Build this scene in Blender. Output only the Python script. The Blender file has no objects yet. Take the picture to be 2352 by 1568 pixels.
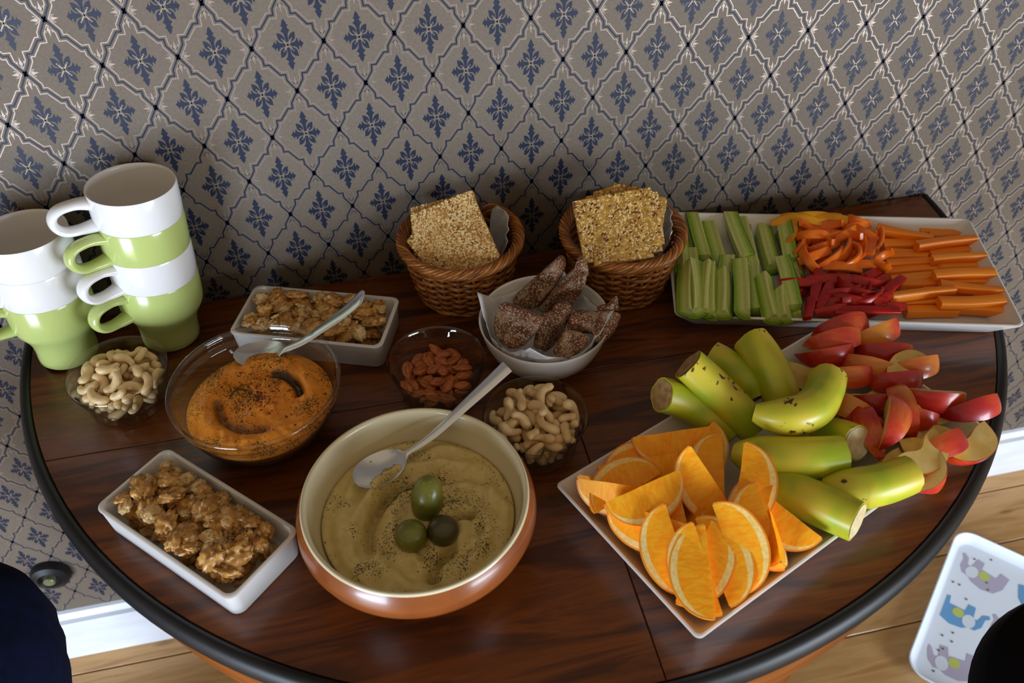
import bpy, bmesh, math, random
import numpy as np
from mathutils import Matrix, Vector, Euler

# ---------------------------------------------------------------- camera
sc = bpy.context.scene
col = sc.collection
cam_d = bpy.data.cameras.new('camera'); cam = bpy.data.objects.new('camera', cam_d); col.objects.link(cam)
PITCH, ROLL, YAW = 46.194, -1.5856, -10.9219
cam.matrix_world = Matrix.Translation((-0.05838, -0.92013, 1.48714)) @ Matrix.Rotation(math.radians(YAW), 4, 'Z') @ Matrix.Rotation(math.radians(PITCH), 4, 'X') @ Matrix.Rotation(math.radians(ROLL), 4, 'Z')
cam_d.sensor_width = 23.6; cam_d.lens = 23.6*2031.35/2352; cam_d.clip_start = .05
cam_d.dof.use_dof = True; cam_d.dof.focus_distance = 0.98; cam_d.dof.aperture_fstop = 4.5
sc.camera = cam
# ---------------------------------------------------------------- world, window light, exposure
w = bpy.data.worlds.new('world'); sc.world = w; w.use_nodes = True
w.node_tree.nodes['Background'].inputs[0].default_value = (1.0, .79, .55, 1); w.node_tree.nodes['Background'].inputs[1].default_value = .34
def window_light(name, loc, target, sx, sy, power, color):
    d = bpy.data.lights.new(name, 'AREA'); d.shape = 'RECTANGLE'; d.size = sx; d.size_y = sy; d.energy = power; d.color = color
    o = bpy.data.objects.new(name, d); col.objects.link(o); o.location = loc
    o.rotation_euler = (Vector(target)-Vector(loc)).to_track_quat('-Z', 'Y').to_euler(); return o
window_light('window_light_right', (1.75, -2.35, .68), (.2, -.2, .70), 1.1, 1.15, 74, (.74, .86, 1.0))
window_light('window_light_left', (-1.75, -2.1, .54), (-.3, -.1, .60), 1.0, 1.02, 76, (.66, .80, 1.0))
sc.view_settings.view_transform = 'Standard'; sc.view_settings.look = 'None'; sc.view_settings.gamma = 1.0
sc.view_settings.use_curve_mapping = False; sc.view_settings.exposure = 0.12
sc.cycles.use_denoising = True
sc.cycles.max_bounces = 10; sc.cycles.transparent_max_bounces = 24; sc.cycles.caustics_reflective = False; sc.cycles.caustics_refractive = False

# ---------------------------------------------------------------- pure geometry (numpy)
PI = math.pi
def vnoise(P, seed=0):
    """smooth value noise in -1..1 at points P (n,3)"""
    P = np.asarray(P, float); i = np.floor(P).astype(np.int64); f = P - i; f = f*f*(3-2*f)
    out = np.zeros(len(P))
    for c in range(8):
        o = np.array([c & 1, c >> 1 & 1, c >> 2 & 1]); q = i + o
        h = (q[:,0]*374761393 + q[:,1]*668265263 + q[:,2]*2147483647 + seed*974634777) & 0x7fffffff
        h = ((h ^ (h >> 13))*1274126177) & 0x7fffffff
        h = (h ^ (h >> 16)) & 0xffff
        w = np.prod(np.where(o, f, 1-f), axis=1)
        out += w*(h/32767.5 - 1)
    return out
def grid_faces(nu, nv, cu=False, cv=False):
    F = []
    for a in range(nu if cu else nu-1):
        for b in range(nv if cv else nv-1):
            F.append((a*nv+b, ((a+1) % nu)*nv+b, ((a+1) % nu)*nv+(b+1) % nv, a*nv+(b+1) % nv))
    return F
def lathe(prof, seg=64, flute=None):
    """prof: list of (r,z); closed surface of revolution; flute(theta,r,z)->r"""
    V = []; F = []
    n = len(prof)
    for k in range(seg):
        t = 2*PI*k/seg
        for (r, z) in prof:
            rr = flute(t, r, z) if flute else r
            V.append((rr*math.cos(t), rr*math.sin(t), z))
    return np.array(V), grid_faces(seg, n, cu=True)
def frames(path, closed=False, up=(0, 0, 1)):
    P = np.asarray(path, float); n = len(P)
    T = np.gradient(P, axis=0) if not closed else (np.roll(P, -1, 0)-np.roll(P, 1, 0))
    T /= np.linalg.norm(T, axis=1)[:, None]
    N = np.zeros_like(P); u = np.array(up, float)
    if abs(u @ T[0]) > .95: u = np.array([1., 0, 0])
    for i in range(n):
        u = u - (u @ T[i])*T[i]; u /= np.linalg.norm(u)+1e-12; N[i] = u
    return T, N, np.cross(T, N)
def sweep(path, sect, scale=None, closed=False, caps=True, up=(0, 0, 1), twist=None):
    """sect: (m,2) closed section in (binormal, normal) axes"""
    P = np.asarray(path, float); S = np.asarray(sect, float); n, m = len(P), len(S)
    T, N, B = frames(P, closed, up)
    if scale is None: scale = np.ones(n)
    V = []
    for i in range(n):
        s = scale[i]; sx, sy = (s, s) if np.isscalar(s) else s
        Q = S*np.array([sx, sy])
        if twist is not None:
            c, d = math.cos(twist[i]), math.sin(twist[i]); Q = np.stack([c*Q[:, 0]-d*Q[:, 1], d*Q[:, 0]+c*Q[:, 1]], 1)
        V.append(P[i]+Q[:, :1]*B[i]+Q[:, 1:]*N[i])
    V = np.concatenate(V); F = grid_faces(n, m, cu=closed, cv=True)
    if caps and not closed:
        F.append(tuple(range(m))[::-1]); F.append(tuple((n-1)*m+k for k in range(m)))
    return V, F
def ring(n, rx=1., ry=None, rot=0.):
    t = np.arange(n)*2*PI/n+rot; return np.stack([rx*np.cos(t), (ry if ry is not None else rx)*np.sin(t)], 1)
def rbox2(w, h, r, k=4):
    """rounded rectangle outline (closed) ccw"""
    out = []
    for cx, cy, a0 in ((w/2-r, h/2-r, 0), (-w/2+r, h/2-r, PI/2), (-w/2+r, -h/2+r, PI), (w/2-r, -h/2+r, 1.5*PI)):
        for i in range(k+1):
            a = a0+PI/2*i/k; out.append((cx+r*math.cos(a), cy+r*math.sin(a)))
    return np.array(out)
def loft(loops, close_first=True, close_last=True):
    m = len(loops[0]); V = np.concatenate(loops); F = grid_faces(len(loops), m, cv=True)
    if close_first: F.append(tuple(range(m))[::-1])
    if close_last: F.append(tuple((len(loops)-1)*m+k for k in range(m)))
    return V, F
def join(*parts):
    V = []; F = []; o = 0
    for v, f in parts:
        V.append(np.asarray(v)); F += [tuple(i+o for i in q) for q in f]; o += len(v)
    return np.concatenate(V), F
def wedge(R, ha, L, kind, seed=0, nt=19, nb=7, ns=7):
    """fruit wedge: core line along x, bisector along -z. returns flesh (V,F,mi), peel (V,F).
    kind 'orange': pith ring; 'apple': apple profile with cored inside"""
    t = np.linspace(-PI/2, PI/2, nt)
    if kind == 'orange':
        x = L*np.sin(t); ro = R*np.cos(t)**.9; ri = np.zeros(nt)
    else:
        x = L*np.sin(t)*(1-.10*np.cos(t*1.0)**6); ro = R*(np.cos(t)**.62)*(1+.06*np.sin(t)); ri = np.minimum(ro*.45, R*(.04+.24*np.exp(-(x/(.42*L))**2)))
        ro = np.maximum(ro, ri)
    ro[0] = ro[-1] = max(ro[0], R*.04); 
    V = []; F = []; mi = []
    S = np.array([0, .2, .45, .66, .83, .91, 1.]) if kind == 'orange' else np.linspace(0, 1, ns)
    ns = len(S)
    for sgn in (-1, 1):
        o = len(V); b = sgn*ha
        for i in range(nt):
            for j in range(ns):
                rho = ri[i]+(ro[i]-ri[i])*S[j]
                dn = 0
                V.append((x[i], rho*math.sin(b), -rho*math.cos(b)))
        for i in range(nt-1):
            for j in range(ns-1):
                q = (o+i*ns+j, o+(i+1)*ns+j, o+(i+1)*ns+j+1, o+i*ns+j+1)
                F.append(q if sgn > 0 else q[::-1])
                mi.append(1 if (kind == 'orange' and (j >= ns-3 or i in (0, nt-2))) else 0)
    # inner (cored) surface / core line
    o2 = nt*ns
    for i in range(nt-1):
        q = (i*ns, (i+1)*ns, o2+(i+1)*ns, o2+i*ns); F.append(q); mi.append(0)
    V = np.array(V)
    amp = (.012 if kind == 'orange' else .012)*R
    V[:, 1] += amp*vnoise(V/R*3.1+seed*7, seed); V[:, 2] += amp*vnoise(V/R*2.3+40+seed*3, seed)
    # peel
    P = []
    for i in range(nt):
        for j in range(nb):
            b = -ha+2*ha*j/(nb-1)
            P.append((x[i], ro[i]*math.sin(b), -ro[i]*math.cos(b)))
    P = np.array(P)
    P[:, 1] += amp*vnoise(P/R*3.1+seed*7, seed); P[:, 2] += amp*vnoise(P/R*2.3+40+seed*3, seed)
    th = .05*R if kind == 'orange' else .012*R
    nrm = P*np.array([.25, 1, 1]); nrm /= np.linalg.norm(nrm, axis=1)[:, None]
    Pin = P-nrm*.002*R; Pout = P+nrm*th
    m = len(P); PF = grid_faces(nt, nb)
    allF = [q for q in PF]+[tuple(k+m for k in q[::-1]) for q in PF]
    edge = [(i*nb, (i+1)*nb) for i in range(nt-1)]+[((i+1)*nb+nb-1, i*nb+nb-1) for i in range(nt-1)]+[(j+1, j) for j in range(nb-1)]+[((nt-1)*nb+j, (nt-1)*nb+j+1) for j in range(nb-1)]
    for a, b in edge: allF.append((a, b, b+m, a+m))
    return (V, F, mi), (np.concatenate([Pin, Pout]), allF)
def cucumber(L, R, ha, seed=0, n=13, trim=.0):
    """lengthwise wedge of cucumber: core along x, skin at -z. returns flesh, skin"""
    rng = random.Random(seed); x = np.linspace(-L/2, L/2, n)
    bend = rng.uniform(-.002, .002); sl0 = rng.uniform(-.25, .25); sl1 = rng.uniform(-.25, .25)
    nb = 7; flat = rng.uniform(.0, .18)
    def pt(xi, rho, b, k):
        y = rho*math.sin(b); z = -rho*math.cos(b)
        xs = xi+(sl0*z if k == 0 else sl1*z if k == n-1 else 0)
        tw = .6+.4*min(1, (k+.6)/1.6, (n-.4-k)/1.6) if trim else 1
        return (xs, y*tw+bend*math.cos(xi/L*PI), z)
    loops = []; sk = []
    for k in range(n):
        row = []
        e = R*.004
        for s in (flat, .45, .8): row.append(pt(x[k], R*s*.985, -ha, k))
        for j in range(nb): row.append(pt(x[k], R*.985, -ha+2*ha*j/(nb-1), k))
        for s in (.8, .45, flat): row.append(pt(x[k], R*s*.985, ha, k))
        loops.append(np.array(row))
        sk.append([pt(x[k], R*.986, -ha+2*ha*j/(nb-1), k) for j in range(nb)]+[pt(x[k], R*1.03, ha-2*ha*j/(nb-1), k) for j in range(nb)])
    fl = loft(loops); sn = loft([np.array(s) for s in sk])
    return (fl[0], fl[1], [0]*len(fl[1])), sn
def carrot(L, w, h, seed=0, n=9):
    rng = random.Random(seed); x = np.linspace(-L/2, L/2, n); tp = rng.uniform(.0, .3); b = rng.uniform(-.0025, .0025); tw = rng.uniform(-.2, .2)
    loops = []
    for k in range(n):
        s = 1-tp*(k/(n-1))**1.5
        q = rbox2(w*s, h*(1-.5*tp*(k/(n-1))), min(w, h)*.16*s, 2); a = tw*(k/(n-1)-.5); c, d = math.cos(a), math.sin(a)
        y = q[:, 0]*c-q[:, 1]*d+b*math.cos(PI*(k/(n-1)-.5)); z = q[:, 0]*d+q[:, 1]*c
        loops.append(np.stack([np.full(len(q), x[k]), y, z], 1))
    return loft(loops)
def pepper(L, w, th, bend, hook=0., wave=0., n=17, seed=0):
    """strip along an arc in the x-y plane; bend = total angle; width along z"""
    rng = random.Random(seed); s = np.linspace(-.5, .5, n); P = []; ang = 0; p = np.zeros(2); ds = L/(n-1)
    for k in range(n):
        P.append((p[0], p[1], wave*math.sin(s[k]*5+seed)))
        a = bend*(s[k]+hook*s[k]*abs(s[k])*2)
        p = p+ds*np.array([math.cos(a), math.sin(a)])
    P = np.array(P); P -= P.mean(0)
    sec = rbox2(th, w, th*.35, 2)
    sc = [(1, 1-.22*abs(2*u)**3+.05*math.sin(7*u+seed)) for u in s]
    return sweep(P, sec, sc)
def banana(path3, R, tip, seed=0, n=25, m=20):
    """path3: three centre points (bezier-ish); tip: which end tapers: 0 none,1 last end. returns peel tube (open at cut), cut discs"""
    A, B, C = [np.array(p, float) for p in path3]; K = 2*B-.5*(A+C)
    t = np.linspace(0, 1, n)[:, None]; P = (1-t)**2*A+2*t*(1-t)*K+t*t*C
    a = np.arange(m)*2*PI/m; rr = 1+.035*np.cos(5*a)-.012*np.cos(10*a); sec = np.stack([rr*np.cos(a), rr*np.sin(a)], 1)
    tt = t[:, 0]; sc = R*(1.0-.06*(2*tt-1)**2)
    if tip: 
        u = np.clip((tt-.62)/.38, 0, 1); sc = sc*(1-.52*u**2.2)
    V, F = sweep(P, sec, sc, caps=False)
    T, N, Bn = frames(P)
    def disc(i, s, sg):
        base = V[i*m:(i+1)*m]; c = P[i]; D = [c]; 
        rings = [c+(base-c)*f+sg*T[i]*(.0006 if f < 1 else 0) for f in (.5, .9)]
        return np.concatenate([[c+sg*T[i]*.0004]]+rings), [(0, 1+k, 1+(k+1) % m) for k in range(m)]+[(1+k, 1+m+k, 1+m+(k+1) % m, 1+(k+1) % m) for k in range(m)]
    def lip(i, sg):
        base = V[i*m:(i+1)*m]; c = P[i]; inner = c+(base-c)*.88
        return np.concatenate([base, inner]), [(k, (k+1) % m, m+(k+1) % m, m+k) for k in range(m)]
    # flat annulus closing the peel thickness at both ends
    parts = [(V, F), lip(0, -1), lip(n-1, 1)]
    peel = join(*parts)
    return peel, disc(0, 0, -1), disc(n-1, 1, 1), P
def frame_AB(A, B, phi, cam):
    """rotation (columns x,y,z) for a wedge with core A->B and roll phi (0 skin down, 90 skin to viewer, 180 skin up)"""
    A = np.array(A, float); B = np.array(B, float); x = (B-A)/np.linalg.norm(B-A)
    v = np.cross(x, [0, 0, 1.]); v /= np.linalg.norm(v)
    if v @ (np.array(cam)-A) < 0: v = -v
    u = np.cross(x, v); u = u if u[2] > 0 else -u
    bis = -u*math.cos(phi)+v*math.sin(phi); z = -bis; y = np.cross(z, x)
    return np.stack([x, y, z], 1)
ORANGES = [
    (0.1525,-0.479,0.8103,-0.436,-0,-0.578),
    (0.1342,-0.4418,0.8114,0,-0,-0.411),
    (0.1401,-0.4242,0.794,0,-0,-0.38),
    (0.1699,-0.4145,0.7806,1.658,-0,-0.159),
    (0.2108,-0.3946,0.7939,0,-0,-0.392),
    (0.163,-0.4081,0.8,-0.436,-0,-0.025),
    (0.2411,-0.4382,0.7958,1.047,-0.271,1.275),
    (0.2194,-0.4077,0.8,0.785,0.122,-2.442),
    (0.2049,-0.3868,0.806,-0.349,-0,-0.044),
    (0.1868,-0.478,0.795,-0.873,0.326,-1.638),
    (0.1681,-0.5145,0.8019,-0.873,0.484,-1.481),
    (0.1832,-0.5415,0.8073,-0.785,0.362,-1.552),
    (0.184,-0.5453,0.8078,-0.96,0.3,-1.779),
    (0.2079,-0.5267,0.8059,1.571,0.469,-1.469),
    (0.2556,-0.5116,0.8062,-0.785,0.377,-1.567),
    (0.275,-0.4982,0.806,-0.436,0.221,-0.93),
    (0.2565,-0.5108,0.8084,-0,-0,-1.803),
    (0.1972,-0.4833,0.796,-0,-0,-2.05),
    (0.2557,-0.4992,0.808,-0.96,0.34,-2.192),
    (0.2212,-0.4597,0.812,-0.524,0.563,-1.108),
    (0.2412,-0.4675,0.813,1.134,0.462,-2.021),
    (0.1914,-0.5329,0.8,1.396,0.334,-1.484),
    (0.175,-0.5293,0.803,0.96,0.319,-2.304),
    (0.1451,-0.4399,0.792,1.484,-0,0.403),
    (0.1506,-0.4552,0.822,-0.524,-0,0.259),
]
BANANAS = [
    ((0.206,-0.3492,0.82),(0.242,-0.3568,0.8),(0.2739,-0.388,0.78),0.019,1),
    ((0.2829,-0.2925,0.8041),(0.3033,-0.3209,0.7981),(0.3146,-0.3497,0.7881),0.018,1),
    ((0.2363,-0.3358,0.844),(0.2641,-0.3588,0.818),(0.296,-0.3855,0.786),0.0195,0),
    ((0.3258,-0.2926,0.818),(0.3331,-0.3259,0.808),(0.3399,-0.3552,0.788),0.021,0),
    ((0.3567,-0.3995,0.7765),(0.3716,-0.4141,0.7845),(0.3819,-0.4367,0.7985),0.0195,0),
    ((0.4094,-0.4838,0.8003),(0.362,-0.4885,0.8003),(0.3257,-0.4756,0.7943),0.02,1),
    ((0.3352,-0.5234,0.8019),(0.3108,-0.4918,0.7959),(0.2861,-0.4608,0.7899),0.0205,0),
    ((0.3535,-0.4526,0.806),(0.2995,-0.4432,0.806),(0.2586,-0.4201,0.798),0.0215,1),
    ((0.3776,-0.3687,0.8242),(0.3329,-0.4102,0.8282),(0.2833,-0.3987,0.8282),0.02,1),
]
APPLES = [
    (0.4496,-0.265,0.7822,-2.531,-0,0.042),
    (0.4826,-0.2743,0.7799,-2.269,-0,0.228),
    (0.4305,-0.2831,0.784,-2.443,-0,-0.025),
    (0.415,-0.2926,0.786,-2.007,-0,0.038),
    (0.3934,-0.3126,0.7925,-0.349,-0,-0.165),
    (0.4842,-0.3044,0.7781,-2.269,-0,-0.272),
    (0.4578,-0.3205,0.78,-2.182,-0,-0.568),
    (0.4981,-0.3298,0.7798,-2.182,-0,0.027),
    (0.4695,-0.3457,0.7815,-2.182,-0,-0.127),
    (0.4176,-0.3308,0.786,-2.182,-0,-0.155),
    (0.4329,-0.3575,0.7865,-0.96,-0,0.162),
    (0.4908,-0.3657,0.7944,1.484,-0,0.384),
    (0.4408,-0.3701,0.7793,-2.182,-0,-0.228),
    (0.409,-0.3729,0.778,-2.356,-0,-0.867),
    (0.4983,-0.3792,0.7895,-1.92,-0,-0.359),
    (0.5235,-0.4035,0.78,-2.356,-0,0.11),
    (0.4207,-0.4007,0.776,-2.356,-0,-1.021),
    (0.4138,-0.4185,0.776,-2.705,-0,-1.753),
    (0.4656,-0.3913,0.78,-2.094,-0,-0.588),
    (0.4539,-0.4066,0.784,-2.793,-0,-1.777),
    (0.4679,-0.4142,0.7924,-0.436,-0,-0.824),
    (0.4814,-0.4276,0.776,1.745,-0,0.471),
    (0.493,-0.4426,0.7938,-1.047,-0,0.283),
    (0.4283,-0.4546,0.8095,-0.96,-0,0.443),
    (0.3952,-0.4483,0.7867,-0.96,-0,0.232),
    (0.4606,-0.4468,0.778,-2.618,-0,0.231),
    (0.4209,-0.4673,0.7896,1.658,-0,-1.785),
    (0.4165,-0.4221,0.7964,2.793,-0,-2.169),
]
CUCUMBERS = [
    (0.3273,-0.0792,0.7932,-0,-0,-1.846,0.092),
    (0.3523,-0.0603,0.7769,-0.349,-0,-1.822,0.084),
    (0.472,-0.0991,0.7771,-0,-0,-1.84,0.091),
    (0.4397,-0.086,0.7776,0.524,-0,-1.824,0.088),
    (0.4103,-0.0789,0.7777,0.698,-0,-1.851,0.092),
    (0.3866,-0.0716,0.7779,-0.698,-0,-1.771,0.092),
    (0.4588,-0.1415,0.777,-0.175,-0,-1.722,0.045),
    (0.4275,-0.0757,0.7808,-0.611,-0,-1.81,0.092),
    (0.3715,-0.0533,0.7811,-0.873,-0,-1.767,0.092),
    (0.4038,-0.062,0.7829,0.873,-0,-1.729,0.092),
    (0.4623,-0.0815,0.7774,1.222,-0,-1.879,0.092),
    (0.3078,-0.1646,0.7986,-0.175,-0,-1.93,0.091),
    (0.3112,-0.1612,0.7988,0.349,-0,-1.861,0.091),
    (0.328,-0.1675,0.7993,-0,-0,-1.982,0.092),
    (0.336,-0.1708,0.7961,-0.349,-0,-1.95,0.092),
    (0.3448,-0.1792,0.7973,-0,-0,-1.964,0.08),
    (0.3739,-0.1637,0.7778,0.524,-0,-2.078,0.092),
    (0.3748,-0.1794,0.7997,-0.524,-0,-1.929,0.092),
    (0.3982,-0.1935,0.7919,-0,-0,-1.839,0.079),
    (0.4089,-0.2089,0.7912,-0,-0,-1.926,0.053),
    (0.434,-0.2013,0.7774,-0.349,-0,-1.884,0.046),
    (0.4015,-0.1639,0.78,-0.524,-0,-1.934,0.092),
    (0.3347,-0.1278,0.784,-0.698,-0,-1.846,0.092),
    (0.3554,-0.1442,0.784,0.349,-0,-2.005,0.087),
    (0.3702,-0.1487,0.786,-0.785,-0,-2.017,0.083),
    (0.4239,-0.1686,0.7834,1.047,-0,-1.843,0.092),
]
CARROTS = [
    (0.6218,-0.0802,0.7643,0,-0,-0.31,0.077,0.0125),
    (0.6375,-0.0888,0.765,-0.119,-0,-0.122,0.064,0.014),
    (0.6911,-0.0997,0.7654,0.031,-0,-0.237,0.06,0.0105),
    (0.687,-0.104,0.7661,0.111,-0,-0.181,0.064,0.0137),
    (0.6905,-0.1126,0.7651,-0.059,-0,-0.103,0.053,0.0129),
    (0.6253,-0.1074,0.7647,-0.096,-0,-0.361,0.056,0.0107),
    (0.6182,-0.1219,0.7669,0.084,-0,-0.27,0.05,0.0144),
    (0.6202,-0.1368,0.7645,0.074,-0,-0.263,0.06,0.0117),
    (0.6091,-0.1476,0.7677,-0.103,-0,-0.235,0.051,0.0116),
    (0.6739,-0.1491,0.7663,-0.048,-0,-0.076,0.064,0.0144),
    (0.6138,-0.1597,0.7682,0.115,-0,-0.146,0.075,0.0108),
    (0.6675,-0.1784,0.7657,0.018,-0,-0.155,0.061,0.0128),
    (0.6693,-0.1791,0.7661,-0.12,-0,-0.206,0.057,0.0137),
    (0.6032,-0.1697,0.7643,0.013,-0,-0.121,0.071,0.0105),
    (0.5984,-0.1863,0.7648,0.117,-0,-0.077,0.06,0.0139),
    (0.6001,-0.1979,0.7674,-0.043,-0,-0.122,0.056,0.0126),
    (0.6524,-0.2084,0.7675,-0.106,-0,-0.234,0.072,0.0109),
    (0.624,-0.2198,0.7645,0.07,-0,-0.259,0.058,0.0145),
    (0.5791,-0.2271,0.7647,0.087,-0,-0.178,0.054,0.0114),
    (0.6515,-0.2458,0.7664,-0.093,-0,-0.232,0.055,0.0119),
    (0.5872,-0.2458,0.7648,-0.063,-0,-0.232,0.062,0.0143),
    (0.6434,-0.2605,0.7681,0.109,-0,-0.354,0.06,0.0107),
    (0.6261,-0.1099,0.7757,0.035,-0,-0.545,0.069,0.0132),
    (0.6663,-0.1417,0.7772,-0.118,-0,-0.049,0.082,0.0135),
    (0.6643,-0.1734,0.7763,-0.005,-0,-0.141,0.07,0.0105),
    (0.6515,-0.2052,0.7772,0.12,-0,-0.172,0.076,0.0141),
    (0.6471,-0.2287,0.7759,-0.026,-0,-0.399,0.073,0.0123),
    (0.5813,-0.2264,0.7778,-0.113,-0,-0.056,0.085,0.0112),
    (0.6325,-0.2512,0.7764,0.055,-0,-0.176,0.078,0.0145),
]
PEPPERS = [
    (0.5138,-0.0718,0.772,-0.873,-0,-0.811,65,75.4972,'o'),
    (0.4873,-0.0938,0.772,-0.873,-0,0.984,65,140.0452,'o'),
    (0.5545,-0.0905,0.7706,-0.873,-0,-0.054,65,87.6683,'o'),
    (0.5088,-0.0718,0.7703,-0.873,-0,-1.549,65,152.7476,'o'),
    (0.5365,-0.1383,0.7676,-0.873,-0,0.727,65,79.3436,'o'),
    (0.4994,-0.1162,0.7704,-0.873,-0,0.598,65,145.4648,'o'),
    (0.5703,-0.0828,0.7697,-0.873,-0,0.233,65,127.1701,'o'),
    (0.534,-0.0823,0.7714,-0.873,-0,-0.379,65,68.9346,'o'),
    (0.5411,-0.1472,0.7693,-0.873,-0,-0.01,65,90.0246,'o'),
    (0.5502,-0.1243,0.7712,-0.873,-0,0.881,65,144.8044,'o'),
    (0.5246,-0.1021,0.7705,-0.873,-0,0.205,65,103.1043,'o'),
    (0.4997,-0.0865,0.7714,-0.873,-0,0.784,65,64.3238,'o'),
    (0.4765,-0.1128,0.772,-0.873,-0,-1.311,65,113.4622,'o'),
    (0.5243,-0.0955,0.7709,0.873,-0,1.106,65,79.5573,'o'),
    (0.5254,-0.0821,0.771,-0.873,-0,0.329,65,87.6305,'o'),
    (0.498,-0.1274,0.7706,-0.873,-0,-1.158,65,115.8529,'o'),
    (0.5565,-0.1801,0.7653,-0.873,-0,-1.595,60,38.3096,'r'),
    (0.524,-0.2086,0.7693,-0.873,-0,-1.133,60,46.4854,'r'),
    (0.4706,-0.1839,0.7671,-0.873,-0,-1.577,60,75.7834,'r'),
    (0.5253,-0.232,0.772,-0.873,-0,0.356,60,96.7894,'r'),
    (0.4553,-0.1759,0.772,-0.873,-0,0.763,60,82.0192,'r'),
    (0.4812,-0.2153,0.7672,-0.873,-0,0.112,60,85.4342,'r'),
    (0.4869,-0.1758,0.7707,-0.873,-0,-0.423,60,30.915,'r'),
    (0.4765,-0.2174,0.769,-0.873,-0,-0.806,60,20.7517,'r'),
    (0.4611,-0.17,0.772,-0.873,-0,0.478,60,49.0179,'r'),
    (0.4896,-0.1699,0.7701,-0.873,-0,0.774,60,53.9162,'r'),
    (0.4825,-0.1653,0.7696,-0.873,-0,-1.562,60,33.4936,'r'),
    (0.5278,-0.1822,0.77,-0.873,-0,-1.62,60,59.2534,'r'),
    (0.5068,-0.0695,0.7719,-1.047,-0,-0.928,60,40,'y'),
    (0.53,-0.063,0.7707,-1.047,-0,-0.403,60,40,'y'),
    (0.5594,-0.0791,0.7706,-1.047,-0,-0.727,60,40,'y'),
    (0.5266,-0.0614,0.7705,-1.047,-0,-0.383,60,40,'y'),
    (0.508,-0.0673,0.772,-1.047,-0,0.26,60,40,'y'),
    (0.4879,-0.0534,0.7817,-1.047,-0,0.039,55,40,'y'),
    (0.5033,-0.0581,0.7837,-1.047,-0,-0.548,60,70,'y'),
    (0.5529,-0.0752,0.781,-1.222,-0,-0.237,50,40,'y'),
    (0.5319,-0.063,0.7838,-1.309,-0,-0.094,60,30,'y'),
    (0.5517,-0.0715,0.7839,-1.047,-0,-0.553,55,50,'y'),
    (0.5186,-0.0561,0.7839,-1.047,-0,-0.238,65,50,'y'),
    (0.4812,-0.0794,0.7826,1.047,-0,1.038,55,30,'y'),
    (0.4798,-0.1101,0.7828,-0.524,-0,0.93,50,80,'o'),
    (0.5123,-0.1165,0.7818,-0.698,-0,0.249,60,120,'o'),
    (0.5506,-0.1364,0.7811,0.524,-0,0.986,60,60,'o'),
    (0.5543,-0.0974,0.7828,-0.873,-0,0.427,55,80,'o'),
    (0.5671,-0.1016,0.7837,-0.698,-0,-1.147,55,60,'o'),
    (0.5698,-0.0903,0.7838,-0.873,-0,0.034,50,120,'o'),
    (0.5428,-0.1646,0.7819,-1.222,-0,-0.235,50,30,'o'),
    (0.5079,-0.1611,0.7819,-1.222,-0,-0.378,60,60,'o'),
    (0.4749,-0.1348,0.7851,-0.698,-0,-1.664,70,150,'o'),
    (0.4882,-0.1355,0.7856,-0.873,-0,0.247,60,100,'o'),
    (0.5,-0.0981,0.7853,-0.96,-0,-0.236,75,170,'o'),
    (0.5208,-0.0742,0.7832,-0.873,-0,-0.237,75,-120,'o'),
    (0.5079,-0.1438,0.7833,-0.698,-0,0.565,70,90,'o'),
    (0.5693,-0.082,0.7849,-0.698,-0,-0.871,55,220,'o'),
    (0.5671,-0.1284,0.7834,1.309,-0,0.98,60,30,'o'),
    (0.5802,-0.1244,0.7831,0.349,-0,0.975,55,40,'o'),
    (0.5324,-0.1472,0.784,-0.349,-0,0.893,80,140,'o'),
    (0.533,-0.1083,0.7845,-0.436,-0,0.032,85,-200,'o'),
    (0.5292,-0.133,0.7837,-0.524,-0,0.798,65,60,'o'),
    (0.5626,-0.164,0.7839,-0.611,-0,0.873,65,-200,'o'),
    (0.4445,-0.1782,0.7829,-1.047,-0,-0.234,55,30,'r'),
    (0.4719,-0.2159,0.778,-1.047,-0,-0.104,60,40,'r'),
    (0.4354,-0.2248,0.7832,1.047,-0,1.016,45,20,'r'),
    (0.4611,-0.2318,0.7815,-0.698,-0,0.014,45,60,'r'),
    (0.5296,-0.2412,0.7793,-1.047,-0,-0.105,50,40,'r'),
    (0.4901,-0.2213,0.7826,-0.698,-0,-0.515,60,90,'r'),
    (0.4874,-0.2067,0.7833,-0.524,-0,0.018,60,70,'r'),
    (0.5382,-0.1973,0.7803,-1.047,-0,0.396,50,50,'r'),
    (0.5168,-0.2071,0.7828,0.524,-0,0.979,55,90,'r'),
    (0.5192,-0.1928,0.7828,-0.698,-0,-0.524,60,80,'r'),
    (0.5313,-0.1873,0.7834,-1.396,-0,0.401,45,20,'r'),
    (0.4885,-0.1821,0.7838,-1.047,-0,-0.234,75,20,'r'),
    (0.4976,-0.2001,0.7843,-0.436,-0,-1.093,60,120,'r'),
    (0.5046,-0.2098,0.7849,-0.436,-0,-0.817,55,150,'r'),
    (0.5024,-0.2276,0.7843,-0.524,-0,-0.233,65,-60,'r'),
    (0.5166,-0.2259,0.7836,-0.436,-0,0.39,60,100,'r'),
    (0.4658,-0.2057,0.783,-1.396,-0,0.849,65,10,'r'),
    (0.4629,-0.1867,0.7827,1.484,-0,1.014,75,8,'r'),
    (0.5274,-0.23,0.7838,-1.047,-0,0.387,35,20,'r'),
    (0.5508,-0.2101,0.7834,-1.484,-0,0.53,55,15,'r'),
    (0.4999,-0.2425,0.7828,-1.484,-0,-0.232,85,8,'r'),
]
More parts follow.
